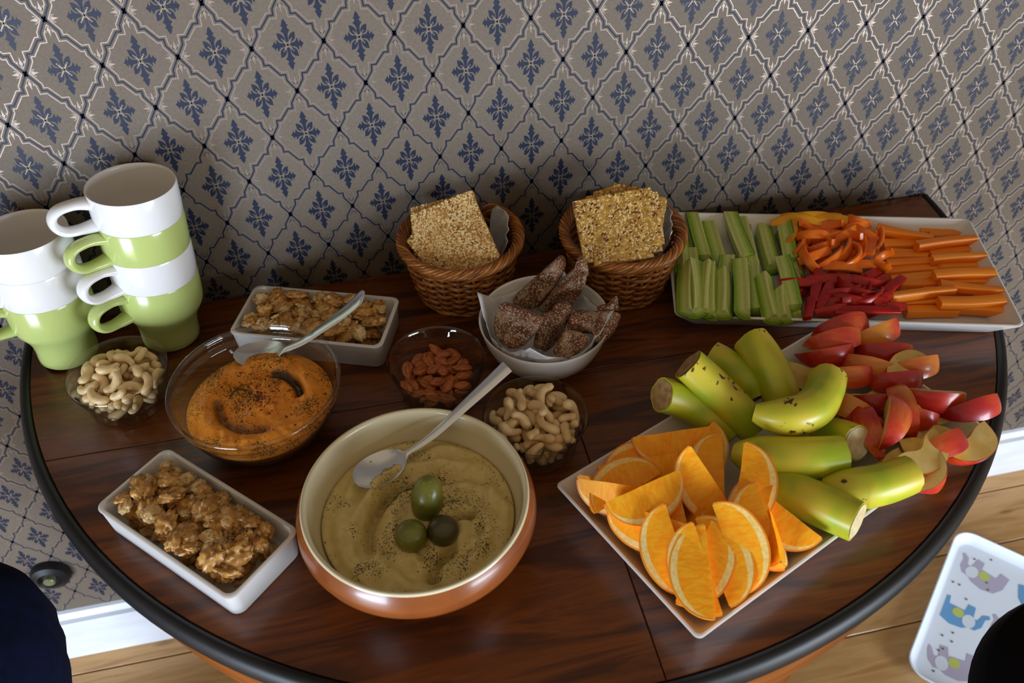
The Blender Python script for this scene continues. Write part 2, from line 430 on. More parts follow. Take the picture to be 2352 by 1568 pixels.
BREADS = [
    ((0.1237,-0.1571,0.8236),(1.005,-0.8809,0.0105),0.016,((-0.0415,0.012),(-0.0408,0.0036),(-0.0316,-0.0122),(-0.0243,-0.0153),(-0.0017,-0.0135),(0.0166,-0.0136),(0.0373,-0.0078),(0.0436,0),(0.0423,0.0065),(0.0349,0.0065),(0.0126,0.0084),(-0.0144,0.0119),(-0.033,0.0136))),
    ((0.1482,-0.1777,0.815),(1.7736,-1.0249,-0.4908),0.016,((-0.0375,0.0039),(-0.0263,-0.0067),(-0.0143,-0.0085),(-0.0038,-0.0134),(0.0218,-0.0108),(0.0406,-0.0044),(0.044,-0),(0.0241,0.0096),(-0.0098,0.0146),(-0.0387,0.0157))),
    ((0.1604,-0.1732,0.846),(-1.3055,0.7786,2.8262),0.014,((0.0162,-0.0028),(0.0293,0),(0.0235,0.0039),(0,0.0083),(-0.0064,0.0127),(-0.0121,0.0076),(-0.0167,-0.0006),(-0.0177,-0.012),(-0.0139,-0.0128),(-0.0021,-0.0044))),
    ((0.1862,-0.2227,0.8323),(1.0074,-0.9127,0.1711),0.012,((-0.0105,0.0045),(-0.0022,-0.0053),(0.0042,-0.0109),(0.0166,-0),(0.0013,0.0018),(-0.0094,0.0099))),
    ((0.1698,-0.2326,0.8219),(-0.6488,0.1633,2.6283),0.018,((0.0318,0),(0.0071,0.005),(0.002,0.0159),(-0.0016,0.0222),(-0.0146,0.0128),(-0.0214,-0.0017),(-0.0239,-0.016),(-0.015,-0.0164),(0.0048,-0.0151),(0.0307,-0.0068))),
    ((0.1293,-0.2213,0.8115),(-1.5917,1.135,-2.7602),0.016,((-0.0182,-0.003),(-0.0156,-0.0132),(0.0081,-0.0093),(0.0273,-0.0103),(0.0352,0),(0.0277,0.0069),(0.0064,0.0134),(-0.0129,0.0115),(-0.0308,0.0102),(-0.0272,-0.0062))),
    ((0.1542,-0.2312,0.8133),(1.7827,-0.6522,-0.5395),0.02,((-0.0165,0.0078),(-0.0117,-0.0014),(0.0018,-0.0132),(0.0079,-0.0128),(0.0221,-0),(-0.0036,0.0196))),
    ((0.1121,-0.2218,0.8127),(-1.0002,1.0347,-2.8444),0.014,((-0.0016,-0.0075),(0.0263,0),(0.0242,0.0094),(-0.0112,0.0053),(-0.0208,0.0016),(-0.0169,-0.0089))),
    ((0.136,-0.2508,0.813),(0.7495,-0.3267,0.0811),0.016,((-0.0105,0.0104),(-0.021,0.0033),(-0.0179,-0.0113),(-0.0101,-0.0161),(0.0045,-0.0109),(0.0183,-0.0074),(0.0239,0),(0.0111,0.0132),(0.0016,0.0188))),
    ((0.0788,-0.2153,0.8211),(0.8942,-0.4557,-0.3468),0.018,((-0.0267,-0.0019),(-0.0214,-0.0158),(-0.0104,-0.0249),(0.0035,-0.024),(0.0139,-0.0171),(0.0293,-0.0069),(0.0354,0),(0.0205,0.0116),(0.0061,0.0221),(-0.0072,0.0305),(-0.0176,0.0208),(-0.0255,0.0055))),
]
OAT_CRACKERS = [
    ((0.0278,-0.0554,0.854),(-0.5384,0.5845,-2.7837),0.006,((0.0529,0),(-0.0138,0.048),(-0.0515,-0.0037),(0.0125,-0.0443))),
    ((0.0304,-0.0612,0.8546),(0.524,-0.6489,0.539),0.006,((-0.0525,0.0041),(0.0092,-0.0487),(0.0552,-0),(-0.0119,0.0446))),
    ((0.0374,-0.0706,0.8507),(0.634,0.2208,-0.6703),0.006,((-0.0045,-0.053),(0.0449,-0.0451),(0.0651,0),(0.0067,0.0475),(-0.0042,0.059),(-0.0159,0.0426),(-0.0447,-0.018),(-0.0474,-0.033))),
]
SEED_CRACKERS = [
    ((0.2513,-0.1068,0.8605),(-0.6367,0.2473,-2.7701),0.006,((0.0546,-0),(0.0017,0.0506),(-0.0502,0.0014),(-0.0061,-0.052))),
    ((0.2428,-0.1041,0.8688),(-0.5079,0.559,-2.4629),0.006,((0.0618,0),(0.0071,0.057),(-0.0423,0.0176),(-0.0267,-0.0262),(0.0001,-0.0484))),
    ((0.2343,-0.1169,0.8631),(-0.5569,0.4694,-2.4962),0.006,((0.0616,0),(-0.0036,0.0562),(-0.0578,-0.0003),(-0.0002,-0.0559))),
    ((0.226,-0.1183,0.8655),(-0.6118,0.4756,-2.6274),0.006,((0.0598,-0),(0.0345,0.0312),(-0.0001,0.0589),(-0.0388,0.0077),(-0.0509,-0.0082),(-0.0192,-0.0323),(0.0148,-0.0574))),
]
# ---------------------------------------------------------------- materials
def lin(h):
    """'rrggbb' -> linear rgba"""
    c = [int(h[i:i+2], 16)/255 for i in (0, 2, 4)]
    return tuple(v/12.92 if v <= .04045 else ((v+.055)/1.055)**2.4 for v in c)+(1,)
def newmat(name):
    m = bpy.data.materials.new(name); m.use_nodes = True; nt = m.node_tree
    return m, nt, nt.nodes['Principled BSDF']
def N(nt, t, **kw):
    n = nt.nodes.new(t)
    for k, v in kw.items():
        if k in n.inputs: n.inputs[k].default_value = v
        else: setattr(n, k, v)
    return n
def coords(nt, scale=(1, 1, 1), kind='Object', rnd=False):
    tc = N(nt, 'ShaderNodeTexCoord'); mp = N(nt, 'ShaderNodeMapping'); mp.inputs['Scale'].default_value = scale
    nt.links.new(tc.outputs[kind], mp.inputs['Vector'])
    if rnd:
        oi = N(nt, 'ShaderNodeObjectInfo'); mu = N(nt, 'ShaderNodeVectorMath', operation='SCALE'); mu.inputs[0].default_value = (7.3, 3.1, 5.7)
        nt.links.new(oi.outputs['Random'], mu.inputs['Scale']); nt.links.new(mu.outputs[0], mp.inputs['Location'])
    return mp.outputs['Vector']
def ramp(nt, fac, stops, interp='LINEAR'):
    r = N(nt, 'ShaderNodeValToRGB'); r.color_ramp.interpolation = interp; e = r.color_ramp.elements
    e[0].position, e[0].color = stops[0][0], stops[0][1]; e[1].position, e[1].color = stops[-1][0], stops[-1][1]
    for p, c in stops[1:-1]:
        k = e.new(p); k.color = c
    nt.links.new(fac, r.inputs['Fac']); return r.outputs['Color']
def mixc(nt, fac, a, b, mode='MIX'):
    m = N(nt, 'ShaderNodeMix', data_type='RGBA', blend_type=mode)
    for s, v in ((0, fac), (6, a), (7, b)):
        if hasattr(v, 'links') or hasattr(v, 'is_linked'): nt.links.new(v, m.inputs[s])
        else: m.inputs[s].default_value = v
    return m.outputs[2]
def bump(nt, bs, h, strength, dist=.001):
    b = N(nt, 'ShaderNodeBump', Strength=strength, Distance=dist); nt.links.new(h, b.inputs['Height']); nt.links.new(b.outputs[0], bs.inputs['Normal']); return b
def mat(name, c, c2=None, scale=40, stretch=(1, 1, 1), rough=.5, metal=0, spec=.5, coat=0, sss=0, bmp=0, bscale=None, detail=4, lo=.35, hi=.65, dist=.001, coat_rough=.1, rnd=True, spots=None):
    m, nt, b = newmat(name)
    c = lin(c) if isinstance(c, str) else c
    b.inputs['Base Color'].default_value = c; b.inputs['Roughness'].default_value = rough; b.inputs['Metallic'].default_value = metal
    b.inputs['Specular IOR Level'].default_value = spec; b.inputs['Coat Weight'].default_value = coat; b.inputs['Coat Roughness'].default_value = coat_rough
    if sss:
        b.inputs['Subsurface Weight'].default_value = sss; b.inputs['Subsurface Radius'].default_value = (1, .5, .25); b.inputs['Subsurface Scale'].default_value = .006
    v = None; colr = None
    if c2 is not None:
        v = coords(nt, stretch, rnd=rnd); nz = N(nt, 'ShaderNodeTexNoise', Scale=scale, Detail=detail); nt.links.new(v, nz.inputs['Vector'])
        colr = ramp(nt, nz.outputs['Fac'], [(lo, c), (hi, lin(c2) if isinstance(c2, str) else c2)])
        if bmp and not bscale: bump(nt, b, nz.outputs['Fac'], bmp, dist)
    for sp in (spots or []):      # (colour, scale, threshold, width[, stretch])
        vv = coords(nt, sp[4] if len(sp) > 4 else (1, 1, 1), rnd=True); n2 = N(nt, 'ShaderNodeTexNoise', Scale=sp[1], Detail=2); nt.links.new(vv, n2.inputs['Vector'])
        f = ramp(nt, n2.outputs['Fac'], [(sp[2], (0, 0, 0, 1)), (sp[2]+sp[3], (1, 1, 1, 1))])
        colr = mixc(nt, f, colr if colr is not None else c, lin(sp[0]))
    if colr is not None: nt.links.new(colr, b.inputs['Base Color'])
    if bmp and bscale:
        v2 = coords(nt, stretch, rnd=rnd); n3 = N(nt, 'ShaderNodeTexNoise', Scale=bscale, Detail=detail); nt.links.new(v2, n3.inputs['Vector']); bump(nt, b, n3.outputs['Fac'], bmp, dist)
    return m
def glass_mat(name, tint, edge, rough=.02):
    """thin clear glass: see-through, mirror-like at grazing angles, tinted where it is seen edge-on"""
    m = bpy.data.materials.new(name); m.use_nodes = True; nt = m.node_tree; nt.nodes.clear()
    out = N(nt, 'ShaderNodeOutputMaterial'); tr = N(nt, 'ShaderNodeBsdfTransparent'); gl = N(nt, 'ShaderNodeBsdfGlossy', Roughness=rough)
    lw = N(nt, 'ShaderNodeLayerWeight', Blend=.5); c = ramp(nt, lw.outputs['Facing'], [(.0, tint), (.70, tint), (1., edge)]); nt.links.new(c, tr.inputs['Color'])
    pw = N(nt, 'ShaderNodeMath', operation='POWER'); pw.inputs[1].default_value = 4.; nt.links.new(lw.outputs['Facing'], pw.inputs[0])
    fr = N(nt, 'ShaderNodeMath', operation='MULTIPLY_ADD'); fr.inputs[1].default_value = .8; fr.inputs[2].default_value = .075; nt.links.new(pw.outputs[0], fr.inputs[0]); mx = N(nt, 'ShaderNodeMixShader')
    nt.links.new(fr.outputs[0], mx.inputs[0]); nt.links.new(tr.outputs[0], mx.inputs[1]); nt.links.new(gl.outputs[0], mx.inputs[2]); nt.links.new(mx.outputs[0], out.inputs[0])
    return m
M = {}
M['paper'] = mat('wallpaper_ground', '6b5f52', '63584c', 300, rough=.62, spec=.25, bmp=.12, bscale=900, dist=.0003, rnd=False)
M['ink'] = mat('wallpaper_dark_ink', '171d30', '1c2439', 300, rough=.5, spec=.35, rnd=False)
M['silver'] = mat('wallpaper_metallic_ink', '9c8d80', '918376', 300, rough=.45, metal=.8, rnd=False)
M['white_paint'] = mat('white_painted_wood', 'dfe3ea', 'd6dae2', 12, stretch=(1, 4, 4), rough=.35, rnd=False)
M['china'] = mat('white_glazed_china', 'e2e0de', rough=.18, coat=.3)
M['china_matt'] = mat('white_stoneware', 'dddad6', rough=.3)
M['green'] = mat('light_green_glaze', 'b3c071', rough=.2, coat=.3)
M['rim_black'] = mat('black_lacquer', '0b0b0c', '121112', 30, rough=.46, spec=.35, bmp=.05, bscale=120, dist=.0006)
M['black_cloth'] = mat('black_cloth', '060607', rough=.9, spec=.1)
M['navy'] = mat('navy_cloth', '0a1024', '0d1530', 60, rough=.95, spec=.1, bmp=.3, bscale=900, dist=.0004)
M['glass'] = glass_mat('clear_glass', (.965, .97, .965, 1), (.55, .58, .57, 1))
M['glass_thick'] = glass_mat('clear_thick_glass', (.97, .975, .968, 1), (.34, .38, .36, 1))
M['steel'] = mat('brushed_steel', 'e6e9ee', rough=.28, metal=1)
M['cashew'] = mat('cashew', 'e6cc9a', 'd6b47e', 90, rough=.42, sss=.12, bmp=.1, bscale=400, dist=.0004)
M['walnut'] = mat('walnut', 'cc9850', 'a06c2a', 130, rough=.4, bmp=.4, bscale=380, dist=.001, lo=.38, hi=.64, spots=[('dfbe8c', 150, .6, .05)])
M['walnut_pale'] = mat('walnut_pale', 'dcbc86', 'c29a5c', 130, rough=.5, bmp=.3, bscale=380, dist=.001, spots=[('9a6a30', 120, .58, .06)])
M['pith'] = mat('orange_pith', 'f9e09a', 'f2c860', 300, rough=.5)
M['orange_peel'] = mat('orange_peel', 'f08a12', 'f29c22', 30, rough=.36, spec=.5, bmp=.3, bscale=900, dist=.0004)
M['apple_flesh'] = mat('apple_flesh', 'dfc27a', 'd4ae58', 60, rough=.4, sss=.15, spots=[('b9923c', 45, .66, .12)])
M['banana_flesh'] = mat('banana_flesh', 'e2d2a4', 'cdb584', 150, rough=.5, sss=.1)
M['banana_brown'] = mat('banana_cut_brown', '8a6436', 'a98650', 150, rough=.6)
M['banana_stem'] = mat('banana_tip', '4a3218', '6a4a26', 200, rough=.7)
def cuke():
    m, nt, b = newmat('cucumber_flesh')
    tc = N(nt, 'ShaderNodeTexCoord'); sp = N(nt, 'ShaderNodeVectorMath', operation='MULTIPLY'); sp.inputs[1].default_value = (0, 54, 54); nt.links.new(tc.outputs['Object'], sp.inputs[0])
    ln = N(nt, 'ShaderNodeVectorMath', operation='LENGTH'); nt.links.new(sp.outputs[0], ln.inputs[0])
    nz = N(nt, 'ShaderNodeTexNoise', Scale=1, Detail=3); nt.links.new(coords(nt, (120, 320, 320), rnd=True), nz.inputs['Vector'])
    ad = N(nt, 'ShaderNodeMath', operation='MULTIPLY_ADD'); ad.inputs[1].default_value = .22; nt.links.new(nz.outputs['Fac'], ad.inputs[0]); nt.links.new(ln.outputs['Value'], ad.inputs[2])
    c = ramp(nt, ad.outputs[0], [(.12, lin('dde0a0')), (.36, lin('b8c75c')), (.55, lin('cfdc88')), (.82, lin('aac64a')), (1.0, lin('92b634')), (1.1, lin('76a028'))]); nt.links.new(c, b.inputs['Base Color'])
    b.inputs['Roughness'].default_value = .3; b.inputs['Subsurface Weight'].default_value = .12; b.inputs['Subsurface Scale'].default_value = .004; bump(nt, b, nz.outputs['Fac'], .25, .0006); return m
M['cuke_flesh'] = cuke()
M['cuke_skin'] = mat('cucumber_skin', '2c4a14', '3f6420', 90, stretch=(.3, 1, 1), rough=.35)
M['carrot'] = mat('carrot', 'ff9c28', 'f58614', 60, stretch=(.15, 1, 1), rough=.38, bmp=.15, bscale=200, dist=.0004, sss=.1)
for k, a, b in (('pep_y', 'f2ae14', 'e59a08'), ('pep_o', 'fa8414', 'f06c08'), ('pep_r', 'b80f0a', '9a0806')):
    M[k] = mat('pepper_'+k[-1], a, b, 70, rough=.26, spec=.5, sss=.08)
M['pep_rib'] = mat('pepper_pale_rib', 'e8a05a', 'c83a18', 260, stretch=(1, 1, .2), rough=.4)
M['wicker'] = mat('varnished_wicker', '9a5a22', '6b3811', 60, stretch=(1, 1, 1), rough=.3, spec=.5, bmp=.2, bscale=500, dist=.0004)
M['wicker2'] = mat('varnished_wicker_light', 'b5762f', '8a4f1c', 60, rough=.3, bmp=.2, bscale=500, dist=.0004)
M['napkin'] = mat('paper_napkin', 'dcdcde', 'd2d2d6', 200, rough=.85, spec=.15, bmp=.2, bscale=700, dist=.0004)
M['bread'] = mat('rye_bread', '7a4224', '542810', 60, rough=.75, bmp=.7, bscale=260, dist=.0018, spots=[('9c8064', 75, .48, .2), ('b8a488', 520, .52, .10)])
M['oat'] = mat('oat_cracker', 'b07c3a', '8f5a20', 160, rough=.6, bmp=.7, bscale=330, dist=.0018, spots=[('cfa968', 420, .5, .1)])
M['seedcr'] = mat('seed_cracker', 'b98a36', '96661a', 110, rough=.6, bmp=.5, bscale=230, dist=.0014, spots=[('d8bd72', 260, .58, .05)])
M['flax'] = mat('flax_seed', '4e2410', '6a3416', 200, rough=.35)
M['sesame'] = mat('oat_flake', 'e6cf98', 'd0ac66', 200, rough=.5)
M['hum_in'] = mat('cream_glaze', 'd6cba8', rough=.18, coat=.2)
M['hum_out'] = mat('brown_glaze', '8a4a20', '7a3f1a', 20, rough=.26, coat=.3)
M['herb'] = mat('dried_herb', '4a3d14', '6e6428', 300, rough=.7)
M['chili'] = mat('chili_flake', '7d1206', '5a0c06', 300, rough=.4)
M['olive_g'] = mat('green_olive', '757426', '63641f', 60, rough=.34, coat=.15, spots=[('8a8a3c', 300, .68, .05)])
M['olive_d'] = mat('dark_olive', '464018', '383213', 60, rough=.34, coat=.15)
M['tray_white'] = mat('tray_white', 'e4ebf5', rough=.28)
M['tray_blue'] = mat('tray_blue', '6fa8d8', rough=.28)
M['tray_lilac'] = mat('tray_lilac', 'bcb6cc', rough=.28)
M['tray_lime'] = mat('tray_lime', 'c6d070', rough=.28)
M['tray_dot'] = mat('tray_dot', '6a6a4a', rough=.3)
M['wood_under'] = mat('apron_wood', '8f4d12', '6d370c', 30, stretch=(.2, .2, 2), rough=.35, rnd=False)
def wood_table():
    m, nt, b = newmat('table_veneer')
    v = coords(nt, (1.2, 9, 9), rnd=True); n1 = N(nt, 'ShaderNodeTexNoise', Scale=3.4, Detail=5, Distortion=1.6); nt.links.new(v, n1.inputs['Vector'])
    v2 = coords(nt, (4, 90, 90), rnd=True); n2 = N(nt, 'ShaderNodeTexNoise', Scale=6, Detail=5); nt.links.new(v2, n2.inputs['Vector'])
    c = ramp(nt, n1.outputs['Fac'], [(.2, lin('2a1306')), (.42, lin('4c250a')), (.56, lin('743d0f')), (.68, lin('5c2f0b')), (.85, lin('351a08'))])
    g = ramp(nt, n2.outputs['Fac'], [(.3, (.68, .64, .6, 1)), (.62, (1, 1, 1, 1))]); c = mixc(nt, .7, c, g, 'MULTIPLY')
    nt.links.new(c, b.inputs['Base Color']); b.inputs['Roughness'].default_value = .34; b.inputs['Specular IOR Level'].default_value = .4
    b.inputs['Coat Weight'].default_value = .25; b.inputs['Coat Roughness'].default_value = .16
    bump(nt, b, n2.outputs['Fac'], .05, .0004); return m
M['table'] = wood_table()
def wood_floor():
    m, nt, b = newmat('pine_floor')
    v = coords(nt, (1.2, 10, 10), rnd=True); n1 = N(nt, 'ShaderNodeTexNoise', Scale=4, Detail=6, Distortion=.8); nt.links.new(v, n1.inputs['Vector'])
    c = ramp(nt, n1.outputs['Fac'], [(.3, lin('a97a42')), (.5, lin('c79b62')), (.7, lin('b4864c'))])
    v3 = coords(nt, (2.2, 7, 7), rnd=True); n3 = N(nt, 'ShaderNodeTexNoise', Scale=3.2, Detail=1); nt.links.new(v3, n3.inputs['Vector'])
    k = ramp(nt, n3.outputs['Fac'], [(.70, (0, 0, 0, 1)), (.76, (1, 1, 1, 1))]); c = mixc(nt, k, c, lin('5e3c1c'))
    nt.links.new(c, b.inputs['Base Color']); b.inputs['Roughness'].default_value = .38; b.inputs['Coat Weight'].default_value = .15; return m
M['floor'] = wood_floor()
def almond_mat():
    m, nt, b = newmat('almond_skin')
    v = coords(nt, (60, 500, 500), rnd=True); n1 = N(nt, 'ShaderNodeTexNoise', Scale=1.2, Detail=4, Distortion=.6); nt.links.new(v, n1.inputs['Vector'])
    c = ramp(nt, n1.outputs['Fac'], [(.35, lin('7a3610')), (.6, lin('bd6a2a'))]); nt.links.new(c, b.inputs['Base Color'])
    b.inputs['Roughness'].default_value = .42; bump(nt, b, n1.outputs['Fac'], .5, .0006); return m
M['almond'] = almond_mat()
def orange_flesh():
    m, nt, b = newmat('orange_flesh')
    v = coords(nt, (260, 110, 110), rnd=True); n1 = N(nt, 'ShaderNodeTexNoise', Scale=1, Detail=3, Distortion=.5); nt.links.new(v, n1.inputs['Vector'])
    v2 = coords(nt, (30, 30, 30), rnd=True); n2 = N(nt, 'ShaderNodeTexNoise', Scale=1, Detail=2); nt.links.new(v2, n2.inputs['Vector'])
    c = ramp(nt, n1.outputs['Fac'], [(.35, lin('ffa010')), (.62, lin('ffb822'))]); c2 = ramp(nt, n2.outputs['Fac'], [(.35, (1, .93, .85, 1)), (.65, (1, 1, 1, 1))]); c = mixc(nt, 1., c, c2, 'MULTIPLY')
    nt.links.new(c, b.inputs['Base Color']); b.inputs['Roughness'].default_value = .42; b.inputs['Specular IOR Level'].default_value = .3; b.inputs['Subsurface Weight'].default_value = .1
    b.inputs['Subsurface Radius'].default_value = (1, .45, .1); b.inputs['Subsurface Scale'].default_value = .006
    bump(nt, b, n1.outputs['Fac'], .35, .0008); return m
M['orange_flesh'] = orange_flesh()
def apple_skin():
    m, nt, b = newmat('apple_skin')
    v = coords(nt, (1, 1, 1), rnd=True); n1 = N(nt, 'ShaderNodeTexNoise', Scale=13, Detail=2); nt.links.new(v, n1.inputs['Vector'])
    v2 = coords(nt, (12, 160, 160), rnd=True); n2 = N(nt, 'ShaderNodeTexNoise', Scale=2, Detail=3); nt.links.new(v2, n2.inputs['Vector'])
    oi = N(nt, 'ShaderNodeObjectInfo'); ad = N(nt, 'ShaderNodeMath', operation='MULTIPLY_ADD'); ad.inputs[1].default_value = .30; nt.links.new(oi.outputs['Random'], ad.inputs[0]); nt.links.new(n1.outputs['Fac'], ad.inputs[2])
    a2 = N(nt, 'ShaderNodeMath', operation='MULTIPLY_ADD'); a2.inputs[1].default_value = .15; nt.links.new(n2.outputs['Fac'], a2.inputs[0]); nt.links.new(ad.outputs[0], a2.inputs[2])
    c = ramp(nt, a2.outputs[0], [(.45, lin('84101a')), (.66, lin('a81a1c')), (.80, lin('c8401e')), (.95, lin('d98a34'))]); nt.links.new(c, b.inputs['Base Color'])
    b.inputs['Roughness'].default_value = .3; b.inputs['Coat Weight'].default_value = .2; return m
M['apple_skin'] = apple_skin()
def banana_skin():
    m, nt, b = newmat('banana_skin')
    v = coords(nt, (1, 1, 1), 'Generated', rnd=False); n1 = N(nt, 'ShaderNodeTexNoise', Scale=2.2, Detail=1); nt.links.new(coords(nt, (30, 30, 30), rnd=True), n1.inputs['Vector']); n1.inputs['Scale'].default_value = 1
    c = ramp(nt, n1.outputs['Fac'], [(.36, lin('9fb022')), (.52, lin('bdb92c')), (.68, lin('cdba38'))])
    n2 = N(nt, 'ShaderNodeTexNoise', Scale=1, Detail=3); nt.links.new(coords(nt, (140, 140, 140), rnd=True), n2.inputs['Vector'])
    n3 = N(nt, 'ShaderNodeTexNoise', Scale=1, Detail=0); nt.links.new(coords(nt, (26, 26, 26), rnd=True), n3.inputs['Vector'])
    mu = N(nt, 'ShaderNodeMath', operation='MULTIPLY'); nt.links.new(n2.outputs['Fac'], mu.inputs[0]); nt.links.new(n3.outputs['Fac'], mu.inputs[1])
    f = ramp(nt, mu.outputs[0], [(.44, (0, 0, 0, 1)), (.48, (1, 1, 1, 1))]); c = mixc(nt, f, c, lin('4a3410'))
    nt.links.new(c, b.inputs['Base Color']); b.inputs['Roughness'].default_value = .36; b.inputs['Subsurface Weight'].default_value = .05; b.inputs['Subsurface Scale'].default_value = .004; return m
M['banana_skin'] = banana_skin()
def dip_mat(name, base, base2, oil, rough=.42, fleck=None):
    m, nt, b = newmat(name)
    n1 = N(nt, 'ShaderNodeTexNoise', Scale=120, Detail=4); nt.links.new(coords(nt), n1.inputs['Vector'])
    c = ramp(nt, n1.outputs['Fac'], [(.35, lin(base)), (.65, lin(base2))])
    if fleck:
        n4 = N(nt, 'ShaderNodeTexNoise', Scale=620, Detail=2); nt.links.new(coords(nt), n4.inputs['Vector'])
        n5 = N(nt, 'ShaderNodeTexNoise', Scale=34, Detail=2); nt.links.new(coords(nt), n5.inputs['Vector'])
        mu = N(nt, 'ShaderNodeMath', operation='MULTIPLY'); nt.links.new(n4.outputs['Fac'], mu.inputs[0]); nt.links.new(n5.outputs['Fac'], mu.inputs[1])
        f = ramp(nt, mu.outputs[0], [(fleck[1], (0, 0, 0, 1)), (fleck[1]+.03, (1, 1, 1, 1))]); c = mixc(nt, f, c, lin(fleck[0]))
    at = N(nt, 'ShaderNodeVertexColor'); at.layer_name = 'oil'
    c = mixc(nt, at.outputs['Color'], c, lin(oil)); nt.links.new(c, b.inputs['Base Color'])
    r = ramp(nt, at.outputs['Color'], [(0, (rough,)*3+(1,)), (1, (.12, .12, .12, 1))]); nt.links.new(r, b.inputs['Roughness'])
    bump(nt, b, n1.outputs['Fac'], .45, .0016); return m
M['dip'] = dip_mat('pepper_dip', 'f09a24', 'e4881a', '3c2408', fleck=('5a4010', .335))
M['hummus'] = dip_mat('hummus', 'dcc684', 'd0b874', '7d6628', .5, fleck=('4a3a14', .345))
# ---------------------------------------------------------------- object helpers
def mk_mesh(name, V, F, mats, mi=None, smooth=True, sharp=40):
    me = bpy.data.meshes.new(name); me.from_pydata([tuple(map(float, v)) for v in V], [], [tuple(map(int, f)) for f in F])
    bm = bmesh.new(); bm.from_mesh(me); bmesh.ops.recalc_face_normals(bm, faces=bm.faces); bm.to_mesh(me); bm.free()
    for m in (mats if isinstance(mats, (list, tuple)) else [mats]): me.materials.append(m)
    if mi is not None: me.polygons.foreach_set('material_index', list(mi))
    if smooth:
        me.shade_smooth()
        if sharp and sharp < 180: me.set_sharp_from_angle(angle=math.radians(sharp))
    me.update(); return me
def ob(name, me, parent=None, loc=None, rot=None):
    o = bpy.data.objects.new(name, me); col.objects.link(o)
    if loc is not None: o.location = loc
    if rot is not None: o.rotation_euler = rot
    if parent is not None: o.parent = parent
    return o
def tag(o, label=None, cat=None, group=None, kind=None):
    if label: o['label'] = label
    if cat: o['category'] = cat
    if group: o['group'] = group
    if kind: o['kind'] = kind
    return o
def empty(name, loc=(0, 0, 0), rot=(0, 0, 0)):
    o = bpy.data.objects.new(name, None); col.objects.link(o); o.location = loc; o.rotation_euler = rot; o.empty_display_size = .02; return o
def boxm(name, x0, x1, y0, y1, z0, z1, m, bev=.0, seg=2):
    bm = bmesh.new(); bmesh.ops.create_cube(bm, size=1)
    for v in bm.verts: v.co = Vector(((x0+x1)/2+v.co.x*(x1-x0), (y0+y1)/2+v.co.y*(y1-y0), (z0+z1)/2+v.co.z*(z1-z0)))
    if bev: bmesh.ops.bevel(bm, geom=list(bm.edges), offset=bev, segments=seg, affect='EDGES', profile=.5)
    me = bpy.data.meshes.new(name); bm.to_mesh(me); bm.free(); me.materials.append(m); me.shade_smooth(); me.set_sharp_from_angle(angle=math.radians(35)); return me
TOP = .75                                                       # table top height
